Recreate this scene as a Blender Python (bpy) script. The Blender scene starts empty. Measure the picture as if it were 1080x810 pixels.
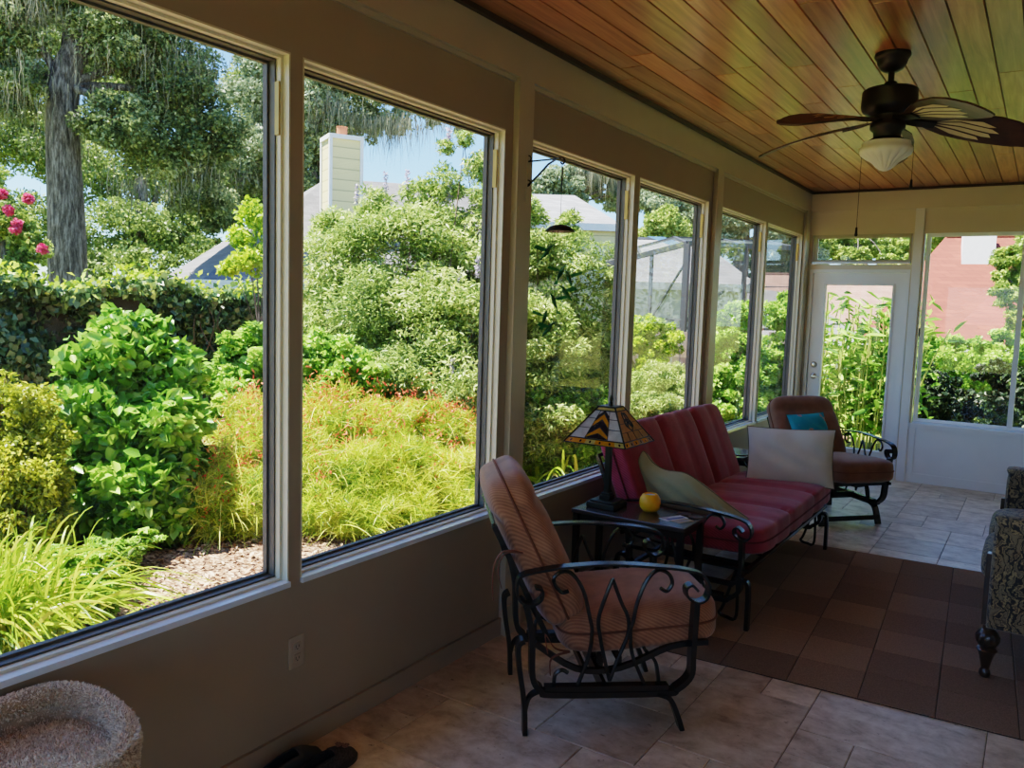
import bpy, math, random
import numpy as np
from mathutils import Vector, Matrix
random.seed(7); RNG = np.random.default_rng(7)
S = bpy.context.scene
COL = S.collection
PI = math.pi
R = math.radians

# ---------------------------------------------------------------- camera (calibrated from the photograph, 1080 x 810)
FPX, YAW, PITCH, ROLL = 853.019, 0.5800, -0.0973, 0.0306
CAM = np.array([2.1152, 0.0, 1.6])
_fw = np.array([-math.sin(YAW)*math.cos(PITCH), math.cos(YAW)*math.cos(PITCH), math.sin(PITCH)])
_r0 = np.array([math.cos(YAW), math.sin(YAW), 0.0]); _u0 = np.cross(_r0, _fw)
_rt = _r0*math.cos(ROLL) + _u0*math.sin(ROLL); _up = _u0*math.cos(ROLL) - _r0*math.sin(ROLL)
def P(u, v, d):
    """point d metres in front of the camera that the photo shows at pixel (u, v)"""
    return CAM + (_fw + _rt*(u-540)/FPX - _up*(v-405)/FPX)*d
cd = bpy.data.cameras.new('camera'); cam = bpy.data.objects.new('camera', cd); COL.objects.link(cam)
cd.sensor_width = 36; cd.lens = FPX/1080*36; cd.clip_start = .05; cd.clip_end = 400
m = Matrix(((_rt[0], _up[0], -_fw[0], CAM[0]), (_rt[1], _up[1], -_fw[1], CAM[1]), (_rt[2], _up[2], -_fw[2], CAM[2]), (0, 0, 0, 1)))
cam.matrix_world = m
S.camera = cam

# ---------------------------------------------------------------- materials
class NT:
    def __init__(s, name):
        s.m = bpy.data.materials.new(name); s.m.use_nodes = True
        s.t = s.m.node_tree; s.t.nodes.clear()
        s.out = s.n('ShaderNodeOutputMaterial')
    def n(s, typ, **kw):
        nd = s.t.nodes.new(typ)
        for k, v in kw.items():
            if hasattr(nd, k): setattr(nd, k, v)
            else: nd.inputs[k.replace('_', ' ')].default_value = v
        return nd
    def l(s, a, b): s.t.links.new(a, b)
def rgba(c): return (c[0], c[1], c[2], 1)
def srgb(r, g, b):
    f = lambda c: (c/255/12.92) if c/255 <= .04045 else ((c/255+.055)/1.055)**2.4
    return (f(r), f(g), f(b))
def ramp(T, fac, stops):
    r = T.n('ShaderNodeValToRGB'); e = r.color_ramp.elements
    while len(e) < len(stops): e.new(.5)
    for el, (p, c) in zip(e, stops): el.position = p; el.color = rgba(c)
    if fac is not None: T.l(fac, r.inputs[0])
    return r
def coords(T, which='Object', scale=(1, 1, 1), rot=(0, 0, 0)):
    tc = T.n('ShaderNodeTexCoord'); mp = T.n('ShaderNodeMapping')
    mp.inputs['Scale'].default_value = scale; mp.inputs['Rotation'].default_value = rot
    T.l(tc.outputs[which], mp.inputs[0]); return mp.outputs[0]
def simple(name, c, rough=.6, metal=0, var=.12, scale=8, bump=0, bscale=60, spec=.5, coat=0):
    T = NT(name); b = T.n('ShaderNodeBsdfPrincipled'); v = coords(T)
    nz = T.n('ShaderNodeTexNoise', Scale=scale, Detail=4); T.l(v, nz.inputs['Vector'])
    r = ramp(T, nz.outputs['Fac'], [(.3, [x*(1-var) for x in c]), (.7, [min(1, x*(1+var)) for x in c])])
    T.l(r.outputs[0], b.inputs['Base Color'])
    b.inputs['Roughness'].default_value = rough; b.inputs['Metallic'].default_value = metal
    b.inputs['Specular IOR Level'].default_value = spec; b.inputs['Coat Weight'].default_value = coat
    if bump:
        n2 = T.n('ShaderNodeTexNoise', Scale=bscale, Detail=3); T.l(v, n2.inputs['Vector'])
        bp = T.n('ShaderNodeBump', Strength=bump, Distance=.01); T.l(n2.outputs['Fac'], bp.inputs['Height']); T.l(bp.outputs[0], b.inputs['Normal'])
    T.l(b.outputs[0], T.out.inputs[0]); return T.m
def leafmat(name, stops, trans=.35, rough=.45, spec=.35):
    T = NT(name); at = T.n('ShaderNodeAttribute', attribute_name='tint')
    r = ramp(T, at.outputs['Fac'], stops)
    b = T.n('ShaderNodeBsdfPrincipled'); b.inputs['Roughness'].default_value = rough; b.inputs['Specular IOR Level'].default_value = spec
    T.l(r.outputs[0], b.inputs['Base Color'])
    tr = T.n('ShaderNodeBsdfTranslucent'); hs = T.n('ShaderNodeHueSaturation', Saturation=.98, Value=1.2, Hue=.49)
    T.l(r.outputs[0], hs.inputs['Color']); T.l(hs.outputs[0], tr.inputs[0])
    mx = T.n('ShaderNodeMixShader', Fac=trans*.78); T.l(b.outputs[0], mx.inputs[1]); T.l(tr.outputs[0], mx.inputs[2])
    T.l(mx.outputs[0], T.out.inputs[0]); return T.m
def glassmat(name, tint=(1, 1, 1), f0=.04):
    T = NT(name); t = T.n('ShaderNodeBsdfTransparent', Color=rgba(tint)); g = T.n('ShaderNodeBsdfGlossy', Roughness=0.0)
    lw = T.n('ShaderNodeLayerWeight', Blend=.5); pw = T.n('ShaderNodeMath', operation='POWER'); pw.inputs[1].default_value = 5; T.l(lw.outputs['Facing'], pw.inputs[0])
    mr = T.n('ShaderNodeMapRange'); mr.inputs[3].default_value = f0*.7; mr.inputs[4].default_value = .45; T.l(pw.outputs[0], mr.inputs[0])
    mx = T.n('ShaderNodeMixShader'); T.l(mr.outputs[0], mx.inputs[0]); T.l(t.outputs[0], mx.inputs[1]); T.l(g.outputs[0], mx.inputs[2])
    T.l(mx.outputs[0], T.out.inputs[0]); return T.m
def screenmat(name, c, op):
    T = NT(name); t = T.n('ShaderNodeBsdfTransparent'); d = T.n('ShaderNodeBsdfDiffuse', Color=rgba(c))
    mx = T.n('ShaderNodeMixShader', Fac=op); T.l(t.outputs[0], mx.inputs[1]); T.l(d.outputs[0], mx.inputs[2])
    T.l(mx.outputs[0], T.out.inputs[0]); return T.m
def stripemat(name, c1, c2, scale, axis='x', rough=.8, sheen=.3, mixw=.5):
    """woven cloth with fine stripes across the given local axis"""
    T = NT(name); v = coords(T); sp = T.n('ShaderNodeSeparateXYZ'); T.l(v, sp.inputs[0])
    dt = T.n('ShaderNodeVectorMath', operation='DOT_PRODUCT'); dt.inputs[1].default_value = (.30*scale, scale, .62*scale); T.l(v, dt.inputs[0])
    mu = T.n('ShaderNodeMath', operation='MULTIPLY'); mu.inputs[1].default_value = 1; T.l(dt.outputs['Value'], mu.inputs[0])
    nz0 = T.n('ShaderNodeTexNoise', Scale=9, Detail=2); T.l(v, nz0.inputs['Vector'])
    ad = T.n('ShaderNodeMath', operation='MULTIPLY_ADD'); ad.inputs[1].default_value = .4; T.l(nz0.outputs[0], ad.inputs[0]); T.l(mu.outputs[0], ad.inputs[2])
    si = T.n('ShaderNodeMath', operation='SINE'); T.l(ad.outputs[0], si.inputs[0])
    ma = T.n('ShaderNodeMapRange'); ma.inputs[1].default_value = -1; T.l(si.outputs[0], ma.inputs[0])
    nz = T.n('ShaderNodeTexNoise', Scale=14, Detail=4); T.l(v, nz.inputs['Vector'])
    mx0 = T.n('ShaderNodeMix', data_type='FLOAT'); mx0.inputs[0].default_value = mixw
    T.l(ma.outputs[0], mx0.inputs[2]); T.l(nz.outputs[0], mx0.inputs[3])
    r = ramp(T, mx0.outputs[0], [(.25, c1), (.75, c2)])
    b = T.n('ShaderNodeBsdfPrincipled'); T.l(r.outputs[0], b.inputs['Base Color'])
    b.inputs['Roughness'].default_value = rough; b.inputs['Sheen Weight'].default_value = sheen; b.inputs['Specular IOR Level'].default_value = .2
    bp = T.n('ShaderNodeBump', Strength=.15, Distance=.003); T.l(ma.outputs[0], bp.inputs['Height']); T.l(bp.outputs[0], b.inputs['Normal'])
    T.l(b.outputs[0], T.out.inputs[0]); return T.m

# ---------------------------------------------------------------- mesh helpers
class MB:
    def __init__(s): s.v = []; s.f = []; s.mi = []
    def add(s, v, f, mi=0):
        k = len(s.v); s.v += [tuple(map(float, p)) for p in v]; s.f += [tuple(i+k for i in q) for q in f]; s.mi += [mi]*len(f); return s
    def box(s, x0, x1, y0, y1, z0, z1, mi=0):
        v = [(x, y, z) for z in (z0, z1) for y in (y0, y1) for x in (x0, x1)]
        return s.add(v, [(0, 2, 3, 1), (4, 5, 7, 6), (0, 1, 5, 4), (2, 6, 7, 3), (0, 4, 6, 2), (1, 3, 7, 5)], mi)
    def poly(s, pts, mi=0): return s.add(pts, [tuple(range(len(pts)))], mi)
    def sweep(s, path, prof, closed=False, up=None, mi=0, taper=None):
        """prof: list of (a, b) offsets along side / normal"""
        pts = [Vector(p) for p in path]; n = len(pts); k = len(prof); V = []
        T = []
        for i in range(n):
            a = pts[i-1] if (i > 0 or closed) else pts[i]; b = pts[(i+1) % n] if (i < n-1 or closed) else pts[i]
            t = (b-a); T.append(t.normalized() if t.length > 1e-9 else Vector((0, 0, 1)))
        nrm = None
        for i in range(n):
            t = T[i]
            if up is not None: side = Vector(up).normalized(); nn = side.cross(t).normalized(); sd = side
            else:
                if nrm is None:
                    h = Vector((0, 0, 1)) if abs(t.z) < .9 else Vector((1, 0, 0)); nrm = (h - t*h.dot(t)).normalized()
                else: nrm = (nrm - t*nrm.dot(t)).normalized()
                nn = nrm; sd = t.cross(nn)
            w = taper[i] if taper else 1
            V += [pts[i] + sd*a*w + nn*b*w for a, b in prof]
        F = []
        for i in range(n if closed else n-1):
            j = (i+1) % n
            F += [(i*k+q, i*k+(q+1) % k, j*k+(q+1) % k, j*k+q) for q in range(k)]
        if not closed: F += [tuple(range(k))[::-1], tuple((n-1)*k+q for q in range(k))]
        return s.add(V, F, mi)
    def tube(s, path, r, seg=8, closed=False, mi=0, taper=None):
        return s.sweep(path, [(r*math.cos(2*PI*i/seg), r*math.sin(2*PI*i/seg)) for i in range(seg)], closed, None, mi, taper)
    def bar(s, path, w, t, up, closed=False, mi=0):
        return s.sweep(path, [(-w/2, -t/2), (w/2, -t/2), (w/2, t/2), (-w/2, t/2)], closed, up, mi)
    def lathe(s, prof, c=(0, 0, 0), seg=24, mi=0, flute=None, ax='z'):
        V = []; F = []; n = len(prof)
        for i, (r, z) in enumerate(prof):
            for j in range(seg):
                a = 2*PI*j/seg; rr = r*(1+(flute(a, i) if flute else 0))
                q = (rr*math.cos(a), rr*math.sin(a), z)
                if ax == 'x': q = (q[2], q[0], q[1])
                if ax == 'y': q = (q[0], q[2], q[1])
                V.append((c[0]+q[0], c[1]+q[1], c[2]+q[2]))
        for i in range(n-1): F += [(i*seg+j, i*seg+(j+1) % seg, (i+1)*seg+(j+1) % seg, (i+1)*seg+j) for j in range(seg)]
        F += [tuple(range(seg))[::-1], tuple((n-1)*seg+j for j in range(seg))]
        return s.add(V, F, mi)
    def soft(s, c, h, p=5, n=10, fn=None, M=None, mi=0):
        """rounded box (superellipsoid) with half sizes h; fn deforms unit coordinates -> offset"""
        V = []; F = []; idx = {}
        def vert(q):
            key = tuple(round(x, 5) for x in q)
            if key in idx: return idx[key]
            L = (abs(q[0])**p+abs(q[1])**p+abs(q[2])**p)**(1/p); u = [x/L for x in q]
            w = [u[i]*h[i] for i in range(3)]
            if fn: w = fn(u, w)
            w = Vector(w)
            if M is not None: w = M @ w
            idx[key] = len(V); V.append(w+Vector(c)); return idx[key]
        g = [math.sin(PI/2*(-1+2*i/n))*.5+(-1+2*i/n)*.5 for i in range(n+1)]
        for ax in range(3):
            for sg in (-1, 1):
                for i in range(n):
                    for j in range(n):
                        q = []
                        for a, b in ((g[i], g[j]), (g[i+1], g[j]), (g[i+1], g[j+1]), (g[i], g[j+1])):
                            t = [0, 0, 0]; t[ax] = sg; t[(ax+1) % 3] = a; t[(ax+2) % 3] = b; q.append(vert(t))
                        F.append(tuple(q) if sg > 0 else tuple(q[::-1]))
        return s.add(V, F, mi)
    def build(s, name, mat, parent=None, smooth=False, bevel=0, loc=None, mats=None):
        me = bpy.data.meshes.new(name); me.from_pydata(s.v, [], s.f); me.update()
        for x in (mats or [mat]): me.materials.append(x)
        if mats: me.polygons.foreach_set('material_index', s.mi)
        if smooth: me.polygons.foreach_set('use_smooth', [True]*len(s.f))
        o = bpy.data.objects.new(name, me); COL.objects.link(o)
        if parent: o.parent = parent
        if loc is not None: o.location = loc
        if bevel:
            b = o.modifiers.new('b', 'BEVEL'); b.width = bevel; b.segments = 2; b.limit_method = 'ANGLE'; b.angle_limit = R(40)
        elif smooth:
            try: me.set_sharp_from_angle(angle=R(50))
            except Exception: pass
        return o
def spline(pts, n=6, closed=False):
    """Catmull-Rom through the points"""
    q = [np.array(p, float) for p in pts]; N = len(q); out = []
    g = (lambda i: q[i % N]) if closed else (lambda i: q[min(max(i, 0), N-1)])
    for i in range(N if closed else N-1):
        a, b, c, d = g(i-1), g(i), g(i+1), g(i+2)
        for k in range(n):
            t = k/n; out.append(.5*((2*b)+(-a+c)*t+(2*a-5*b+4*c-d)*t*t+(-a+3*b-3*c+d)*t**3))
    if not closed: out.append(q[-1])
    return out
def tag(o, label=None, cat=None, group=None, kind=None):
    for k, v in (('label', label), ('category', cat), ('group', group), ('kind', kind)):
        if v: o[k] = v
    return o
def thing(name, label, cat, loc=(0, 0, 0), rz=0, group=None):
    o = bpy.data.objects.new(name, None); COL.objects.link(o); o.empty_display_size = .1
    o.location = loc; o.rotation_euler = (0, 0, rz); return tag(o, label, cat, group)
def struct(name, mb, mat, **k):
    return tag(mb.build(name, mat, **k), kind='structure')

# ---------------------------------------------------------------- leaves: thousands of small folded blades in one plant's mesh
def unit(a): return a/np.maximum(np.linalg.norm(a, axis=-1, keepdims=True), 1e-9)
def qmesh(name, V, F, tint, mat, parent=None):
    me = bpy.data.meshes.new(name); nV, nF = len(V), len(F)
    me.vertices.add(nV); me.vertices.foreach_set('co', np.asarray(V, np.float32).ravel())
    me.loops.add(nF*4); me.loops.foreach_set('vertex_index', np.asarray(F, np.int32).ravel())
    me.polygons.add(nF); me.polygons.foreach_set('loop_start', np.arange(nF, dtype=np.int32)*4)
    me.polygons.foreach_set('loop_total', np.full(nF, 4, np.int32))
    me.update(calc_edges=True); me.validate()
    at = me.attributes.new('tint', 'FLOAT', 'POINT'); at.data.foreach_set('value', np.asarray(tint, np.float32))
    me.materials.append(mat); o = bpy.data.objects.new(name, me); COL.objects.link(o)
    if parent: o.parent = parent
    return o
def leaves(name, pos, size, aspect, mat, parent, tint, up=.6, dirs=None, dirw=0.0, droop=0.0, fold=.15, big=False):
    """one folded leaf blade per point"""
    n = len(pos); pos = np.asarray(pos); size = np.broadcast_to(size, (n,))*RNG.uniform(.65, 1.25, n)
    nm = unit(RNG.normal(size=(n, 3))*np.array([1, 1, .7]) + np.array([0, 0, up*1.6]))
    d = RNG.normal(size=(n, 3))
    if dirs is not None: d = d*(1-dirw)+dirs*dirw*2
    d[:, 2] -= droop
    d = unit(d - nm*np.sum(d*nm, 1, keepdims=True)); sd = np.cross(nm, d)
    L = size[:, None]; W = L*aspect
    base = pos - d*L*.5; tip = pos + d*L*.5 - nm*L*.12
    if not big:
        l = pos + sd*W*.5 + nm*W*fold; r = pos - sd*W*.5 + nm*W*fold
        V = np.stack([base, l, tip, r], 1).reshape(-1, 3); F = np.arange(4*n).reshape(n, 4); tt = np.repeat(tint, 4)
    else:
        a = pos - d*L*.2; b = pos + d*L*.2
        l1 = a + sd*W*.5 + nm*W*fold; l2 = b + sd*W*.42 + nm*W*fold; r1 = a - sd*W*.5 + nm*W*fold; r2 = b - sd*W*.42 + nm*W*fold
        V = np.stack([base, l1, l2, tip, r2, r1], 1).reshape(-1, 3); k = np.arange(n)[:, None]*6
        F = np.concatenate([k+np.array([[0, 1, 2, 3]]), k+np.array([[0, 3, 4, 5]])]); tt = np.repeat(tint, 6)
    return qmesh(name, V, F, tt, mat, parent)
def clusters(blobs, per, csize=.33, shell=.5, flat=1.0):
    """blobs: (centre, radius). returns cluster centres, cluster radius, outward direction"""
    C, Rr, D = [], [], []
    for c, r in blobs:
        r3 = np.array(r if hasattr(r, '__len__') else (r, r, r), float)
        d = unit(RNG.normal(size=(per, 3))); q = RNG.uniform(shell, 1, (per, 1))
        C.append(np.asarray(c)+d*q*r3*(1-csize*.6)); Rr.append(np.full(per, r3.mean()*csize)); D.append(d)
    return np.concatenate(C), np.concatenate(Rr), np.concatenate(D)
def scatter(C, Rr, D, n, zmin=None, squash=.7):
    w = Rr**2; k = RNG.choice(len(C), n, p=w/w.sum())
    off = unit(RNG.normal(size=(n, 3)))*np.cbrt(RNG.uniform(.08, 1, (n, 1)))*np.array([1, 1, squash])
    p = C[k]+off*Rr[k][:, None]
    ct = RNG.uniform(0, 1, len(C))
    t = np.clip(.55*ct[k]+.65*RNG.uniform(0, 1, n)-.1, 0, 1)
    dr = unit(D[k]*.5+off)
    if zmin is not None:
        ok = p[:, 2] > zmin; p, t, dr = p[ok], t[ok], dr[ok]
    return p, t, dr
def stems(base, tops, r0, mat, parent, name='stem', seg=5):
    mb = MB(); b = np.asarray(base, float)
    for t in tops:
        t = np.asarray(t, float); mid = b+(t-b)*.5+np.array([0, 0, .12*np.linalg.norm(t-b)])+RNG.normal(size=3)*.05*np.linalg.norm(t-b)
        b0 = b+np.append(RNG.normal(size=2)*r0*3, 0)
        pth = spline([b0, mid, t], 4); mb.tube(pth, r0, seg, taper=list(np.linspace(1, .3, len(pth))))
    return mb.build(name, mat, parent, smooth=True)
# ================================================================ ROOM
YF, ZC, ZB, ZS, ZT = 8.66, 2.829, 2.633, .6206, 2.392
XR, YB = 3.35, -2.4
M = {}
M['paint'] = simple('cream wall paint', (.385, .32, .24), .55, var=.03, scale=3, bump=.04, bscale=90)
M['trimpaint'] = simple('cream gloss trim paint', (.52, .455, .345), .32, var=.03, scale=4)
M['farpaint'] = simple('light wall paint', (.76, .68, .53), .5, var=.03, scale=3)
M['whitepaint'] = simple('white door paint', (.86, .86, .86), .35, var=.03, scale=3)
M['jamb'] = simple('lit cream jamb', (.70, .66, .53), .35, var=.03)  # lighter copy of the trim paint, with the outside light put into it
M['sash'] = simple('grey sash', (.115, .112, .105), .5, var=.1)
M['sill'] = simple('sky tinted glossy sill', (.76, .83, .94), .14, var=.03, spec=.8)  # blue of the sky's light is put into the sill colour
M['brownwood'] = simple('dark crown strip', (.055, .026, .014), .5, var=.2)
M['brass'] = simple('aged brass', (.42, .25, .07), .4, metal=.8)
M['nickel'] = simple('satin nickel', (.5, .48, .45), .3, metal=1)
M['glass'] = glassmat('window glass')
M['black'] = simple('black plastic', (.012, .012, .012), .4)

# ceiling: varnished planks along y, one mesh; every plank its own tone
def plankmat():
    T = NT('varnished cedar planks'); at = T.n('ShaderNodeAttribute', attribute_name='tint')
    v = coords(T, 'Object', (22, 1.1, 1))
    of = T.n('ShaderNodeVectorMath', operation='ADD'); T.l(v, of.inputs[0])
    cx = T.n('ShaderNodeCombineXYZ'); mu = T.n('ShaderNodeMath', operation='MULTIPLY'); mu.inputs[1].default_value = 37
    T.l(at.outputs['Fac'], mu.inputs[0]); T.l(mu.outputs[0], cx.inputs[1]); T.l(cx.outputs[0], of.inputs[1])
    nz = T.n('ShaderNodeTexNoise', Scale=1.6, Detail=6, Roughness=.6, Distortion=.6); T.l(of.outputs[0], nz.inputs['Vector'])
    r = ramp(T, nz.outputs[0], [(.3, srgb(148, 90, 52)), (.5, srgb(184, 120, 74)), (.72, srgb(208, 150, 102))])
    hs = T.n('ShaderNodeHueSaturation'); T.l(r.outputs[0], hs.inputs['Color'])
    mr = T.n('ShaderNodeMapRange'); mr.inputs[3].default_value = .62; mr.inputs[4].default_value = 1.18; T.l(at.outputs['Fac'], mr.inputs[0]); T.l(mr.outputs[0], hs.inputs['Value'])
    b = T.n('ShaderNodeBsdfPrincipled'); T.l(hs.outputs[0], b.inputs['Base Color'])
    b.inputs['Roughness'].default_value = .32; b.inputs['Specular IOR Level'].default_value = .55
    b.inputs['Coat Weight'].default_value = .55; b.inputs['Coat Roughness'].default_value = .2
    n2 = T.n('ShaderNodeTexNoise', Scale=3.5, Detail=2); T.l(coords(T, 'Object', (3, 1, 1)), n2.inputs['Vector'])
    bp = T.n('ShaderNodeBump', Strength=.12, Distance=.01); T.l(n2.outputs[0], bp.inputs['Height']); T.l(bp.outputs[0], b.inputs['Normal']); T.l(bp.outputs[0], b.inputs['Coat Normal'])
    T.l(b.outputs[0], T.out.inputs[0]); return T.m
M['planks'] = plankmat()
def pieces(name, rects, z, mat, gapmat, bev, down=False, depth=.012):
    """flat pieces (planks or tiles) with bevelled rims over a backing, in one mesh with a tone per piece"""
    V, F, tint, mi = [], [], [], []
    s = -1 if down else 1
    for (x0, x1, y0, y1) in rects:
        k = len(V); t = random.random()
        for (a, zz) in ((0, z - s*depth), (bev, z)):
            V += [(x0+a, y0+a, zz), (x1-a, y0+a, zz), (x1-a, y1-a, zz), (x0+a, y1-a, zz)]
        tint += [t]*8
        q = [(4, 5, 6, 7), (0, 1, 5, 4), (1, 2, 6, 5), (2, 3, 7, 6), (3, 0, 4, 7)]
        F += [tuple(k+i for i in (f[::-1] if down else f)) for f in q]; mi += [0]*5
    X0 = min(r[0] for r in rects); X1 = max(r[1] for r in rects); Y0 = min(r[2] for r in rects); Y1 = max(r[3] for r in rects)
    mb = MB(); mb.box(X0, X1, Y0, Y1, *sorted((z - s*depth*.75, z - s*(depth+.06))))
    k = len(V); V += mb.v; F += [tuple(i+k for i in f) for f in mb.f]; tint += [.5]*8; mi += [1]*6
    me = bpy.data.meshes.new(name); me.from_pydata(V, [], F); me.materials.append(mat); me.materials.append(gapmat)
    me.polygons.foreach_set('material_index', mi)
    at = me.attributes.new('tint', 'FLOAT', 'POINT'); at.data.foreach_set('value', tint)
    o = bpy.data.objects.new(name, me); COL.objects.link(o); return tag(o, kind='structure')
rects = []
x = 1.06-.126*9+.0
x0s = [0.0]+[1.06+.126*k for k in range(-8, 19) if 0.02 < 1.06+.126*k < XR]+[XR]
for a, b in zip(x0s, x0s[1:]):
    y = YB-random.uniform(0, 1.5)
    while y < YF:
        L = random.choice([1.05, 1.5, 2.0, 2.4, 3.0])*random.uniform(.9, 1.1); rects.append((a, b, max(y, YB), min(y+L, YF))); y += L
rects = [r for r in rects if r[3]-r[2] > .05]
pieces('ceiling', rects, ZC, M['planks'], M['brownwood'], .0045, down=True)
struct('roof_slab', MB().box(-1.02, XR+.5, YB-.5, YF+.75, ZC+.085, ZC+.2), M['whitepaint'])  # eave overhang added and sized to keep direct sun out of the windows

# floor: travertine laid in mixed rectangles
def stonemat():
    T = NT('travertine'); at = T.n('ShaderNodeAttribute', attribute_name='tint'); v = coords(T, 'Object', (1, 1, 1))
    cx = T.n('ShaderNodeCombineXYZ'); mu = T.n('ShaderNodeMath', operation='MULTIPLY'); mu.inputs[1].default_value = 51
    T.l(at.outputs['Fac'], mu.inputs[0]); T.l(mu.outputs[0], cx.inputs[0]); ad = T.n('ShaderNodeVectorMath', operation='ADD'); T.l(v, ad.inputs[0]); T.l(cx.outputs[0], ad.inputs[1])
    mp = T.n('ShaderNodeMapping'); mp.inputs['Scale'].default_value = (1, 1.25, 1); T.l(ad.outputs[0], mp.inputs[0])
    n1 = T.n('ShaderNodeTexNoise', Scale=7.5, Detail=9, Roughness=.68, Distortion=.25); T.l(mp.outputs[0], n1.inputs['Vector'])
    r = ramp(T, n1.outputs[0], [(.28, srgb(158, 136, 114)), (.45, srgb(204, 184, 160)), (.6, srgb(226, 210, 190)), (.8, srgb(244, 234, 218))])
    hs = T.n('ShaderNodeHueSaturation'); T.l(r.outputs[0], hs.inputs['Color'])
    mr = T.n('ShaderNodeMapRange'); mr.inputs[3].default_value = .78; mr.inputs[4].default_value = 1.1; T.l(at.outputs['Fac'], mr.inputs[0]); T.l(mr.outputs[0], hs.inputs['Value'])
    n2 = T.n('ShaderNodeTexNoise', Scale=26, Detail=5, Roughness=.7); T.l(mp.outputs[0], n2.inputs['Vector'])
    pit = ramp(T, n2.outputs[0], [(.30, (.42, .36, .3)), (.38, (1, 1, 1))])
    mx = T.n('ShaderNodeMix', data_type='RGBA', blend_type='MULTIPLY'); mx.inputs[0].default_value = 1; T.l(hs.outputs[0], mx.inputs[6]); T.l(pit.outputs[0], mx.inputs[7])
    b = T.n('ShaderNodeBsdfPrincipled'); T.l(mx.outputs[2], b.inputs['Base Color'])
    rr = T.n('ShaderNodeMapRange'); rr.inputs[3].default_value = .48; rr.inputs[4].default_value = .24; T.l(n1.outputs[0], rr.inputs[0]); T.l(rr.outputs[0], b.inputs['Roughness'])
    bp = T.n('ShaderNodeBump', Strength=.25, Distance=.006); T.l(n2.outputs[0], bp.inputs['Height']); T.l(bp.outputs[0], b.inputs['Normal'])
    T.l(b.outputs[0], T.out.inputs[0]); return T.m
M['stone'] = stonemat(); M['grout'] = simple('grout', srgb(112, 98, 82), .85)
U = .205; nx, ny = int(XR/U)+1, int((YF-YB)/U)+1; used = np.zeros((nx, ny), bool); rects = []
for j in range(ny):
    for i in range(nx):
        if used[i, j]: continue
        opts = [(3, 2), (2, 2), (2, 3), (3, 2), (2, 1), (2, 2), (1, 1)]; random.shuffle(opts)
        for (a, b) in opts+[(1, 1)]:
            if i+a <= nx and j+b <= ny and not used[i:i+a, j:j+b].any():
                used[i:i+a, j:j+b] = True
                r = (i*U, min((i+a)*U, XR), YB+j*U, min(YB+(j+b)*U, YF))
                if r[1]-r[0] > .02 and r[3]-r[2] > .02: rects.append(r)
                break
pieces('floor', rects, 0, M['stone'], M['grout'], .004, depth=.005)

# ---- left wall, windows in pairs between pilasters
WINS = [(-2.10, -.90), (-.84, .36), (.62, 1.858), (1.911, 3.112), (3.333, 4.498), (4.568, 5.766), (6.046, 7.210), (7.270, 8.478)]
mb = MB(); T_ = -.11
mb.box(T_, 0, YB, YF, -.15, ZS); mb.box(T_, 0, YB, YF, ZT, ZB+.3)
ys = [YB]+[q for w in WINS for q in w]+[YF]
for a, b in zip(ys[::2], ys[1::2]): mb.box(T_, 0, a, b, ZS, ZT)
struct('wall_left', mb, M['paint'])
struct('trim_1', MB().box(0, .032, YB, YF, ZB, ZC), M['trimpaint'])
struct('trim_2', MB().box(0, .055, YB, YF, ZC-.022, ZC), M['brownwood'])
k = 3
for yc, w in ((.49, .12), (3.236, .125), (5.91, .13), (8.575, .15)):
    mb = MB().box(0, .032, yc-w/2, yc+w/2, 0, ZB).box(.032, .045, yc-w/2-.006, yc+w/2+.006, 0, .145)
    struct('trim_%d' % k, mb, M['trimpaint']); k += 1
struct('baseboard_left', MB().box(0, .014, YB, YF, 0, .085), M['paint'])
# thin panel moulding under the beam
struct('trim_%d' % k, MB().box(0, .014, YB, YF, ZB-.02, ZB), M['trimpaint']); k += 1

def window(n, ax, a0, a1, z0, z1, base, inward, latch=False, sashw=.022, depth=.062, mull=None, jamb='jamb'):
    """ax 'y': window in a wall at x=base running along y; ax 'x': wall at y=base running along x. inward: +1/-1 direction to the room"""
    def bx(mb, p0, p1, q0, q1, zz0, zz1):       # p along wall, q depth measured outwards
        d0, d1 = sorted((base-inward*q0, base-inward*q1))
        return mb.box(d0, d1, p0, p1, zz0, zz1) if ax == 'y' else mb.box(p0, p1, d0, d1, zz0, zz1)
    def ring(mb, e, t, q0, q1):
        bx(mb, a0+e, a0+e+t, q0, q1, z0+e, z1-e); bx(mb, a1-e-t, a1-e, q0, q1, z0+e, z1-e)
        bx(mb, a0+e+t, a1-e-t, q0, q1, z0+e, z0+e+t); bx(mb, a0+e+t, a1-e-t, q0, q1, z1-e-t, z1-e); return mb
    root = bpy.data.objects.new('window_%d' % n, None); COL.objects.link(root); tag(root, kind='structure')
    root.location = (base, a0, z0) if ax == 'y' else (a0, base, z0)
    off = -Vector(root.location)
    def fin(mb, nm, mat):
        mb.v = [tuple(Vector(p)+off) for p in mb.v]; return mb.build(nm, mat, root)
    fin(ring(MB(), 0, .006, -.001, .05), 'window_frame', M[jamb])
    fin(ring(MB(), .006, .010, .028, .05), 'window_stop', M[jamb])
    sm = MB(); ring(sm, 0, sashw, .05, .105); ring(sm, sashw, .008, .078, .098)
    if mull:
        bx(sm, mull-.022, mull+.022, .05, .105, z0+sashw, z1-sashw)
    fin(sm, 'window_sash', M['sash' if ax == 'y' else jamb])
    fin(bx(MB(), a0+sashw, a1-sashw, .086, .09, z0+sashw, z1-sashw), 'window_glass', M['glass'])
    fin(bx(MB(), a0-.0, a1+.0, -.012, .03, z0-.012, z0+.007), 'window_sill', M['sill'])
    if latch:
        lb = MB(); bx(lb, a1-.022, a1-.012, .03, .05, z1-.26, z1-.09); fin(lb, 'brass_hinge', M['brass'])
    return root
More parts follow.
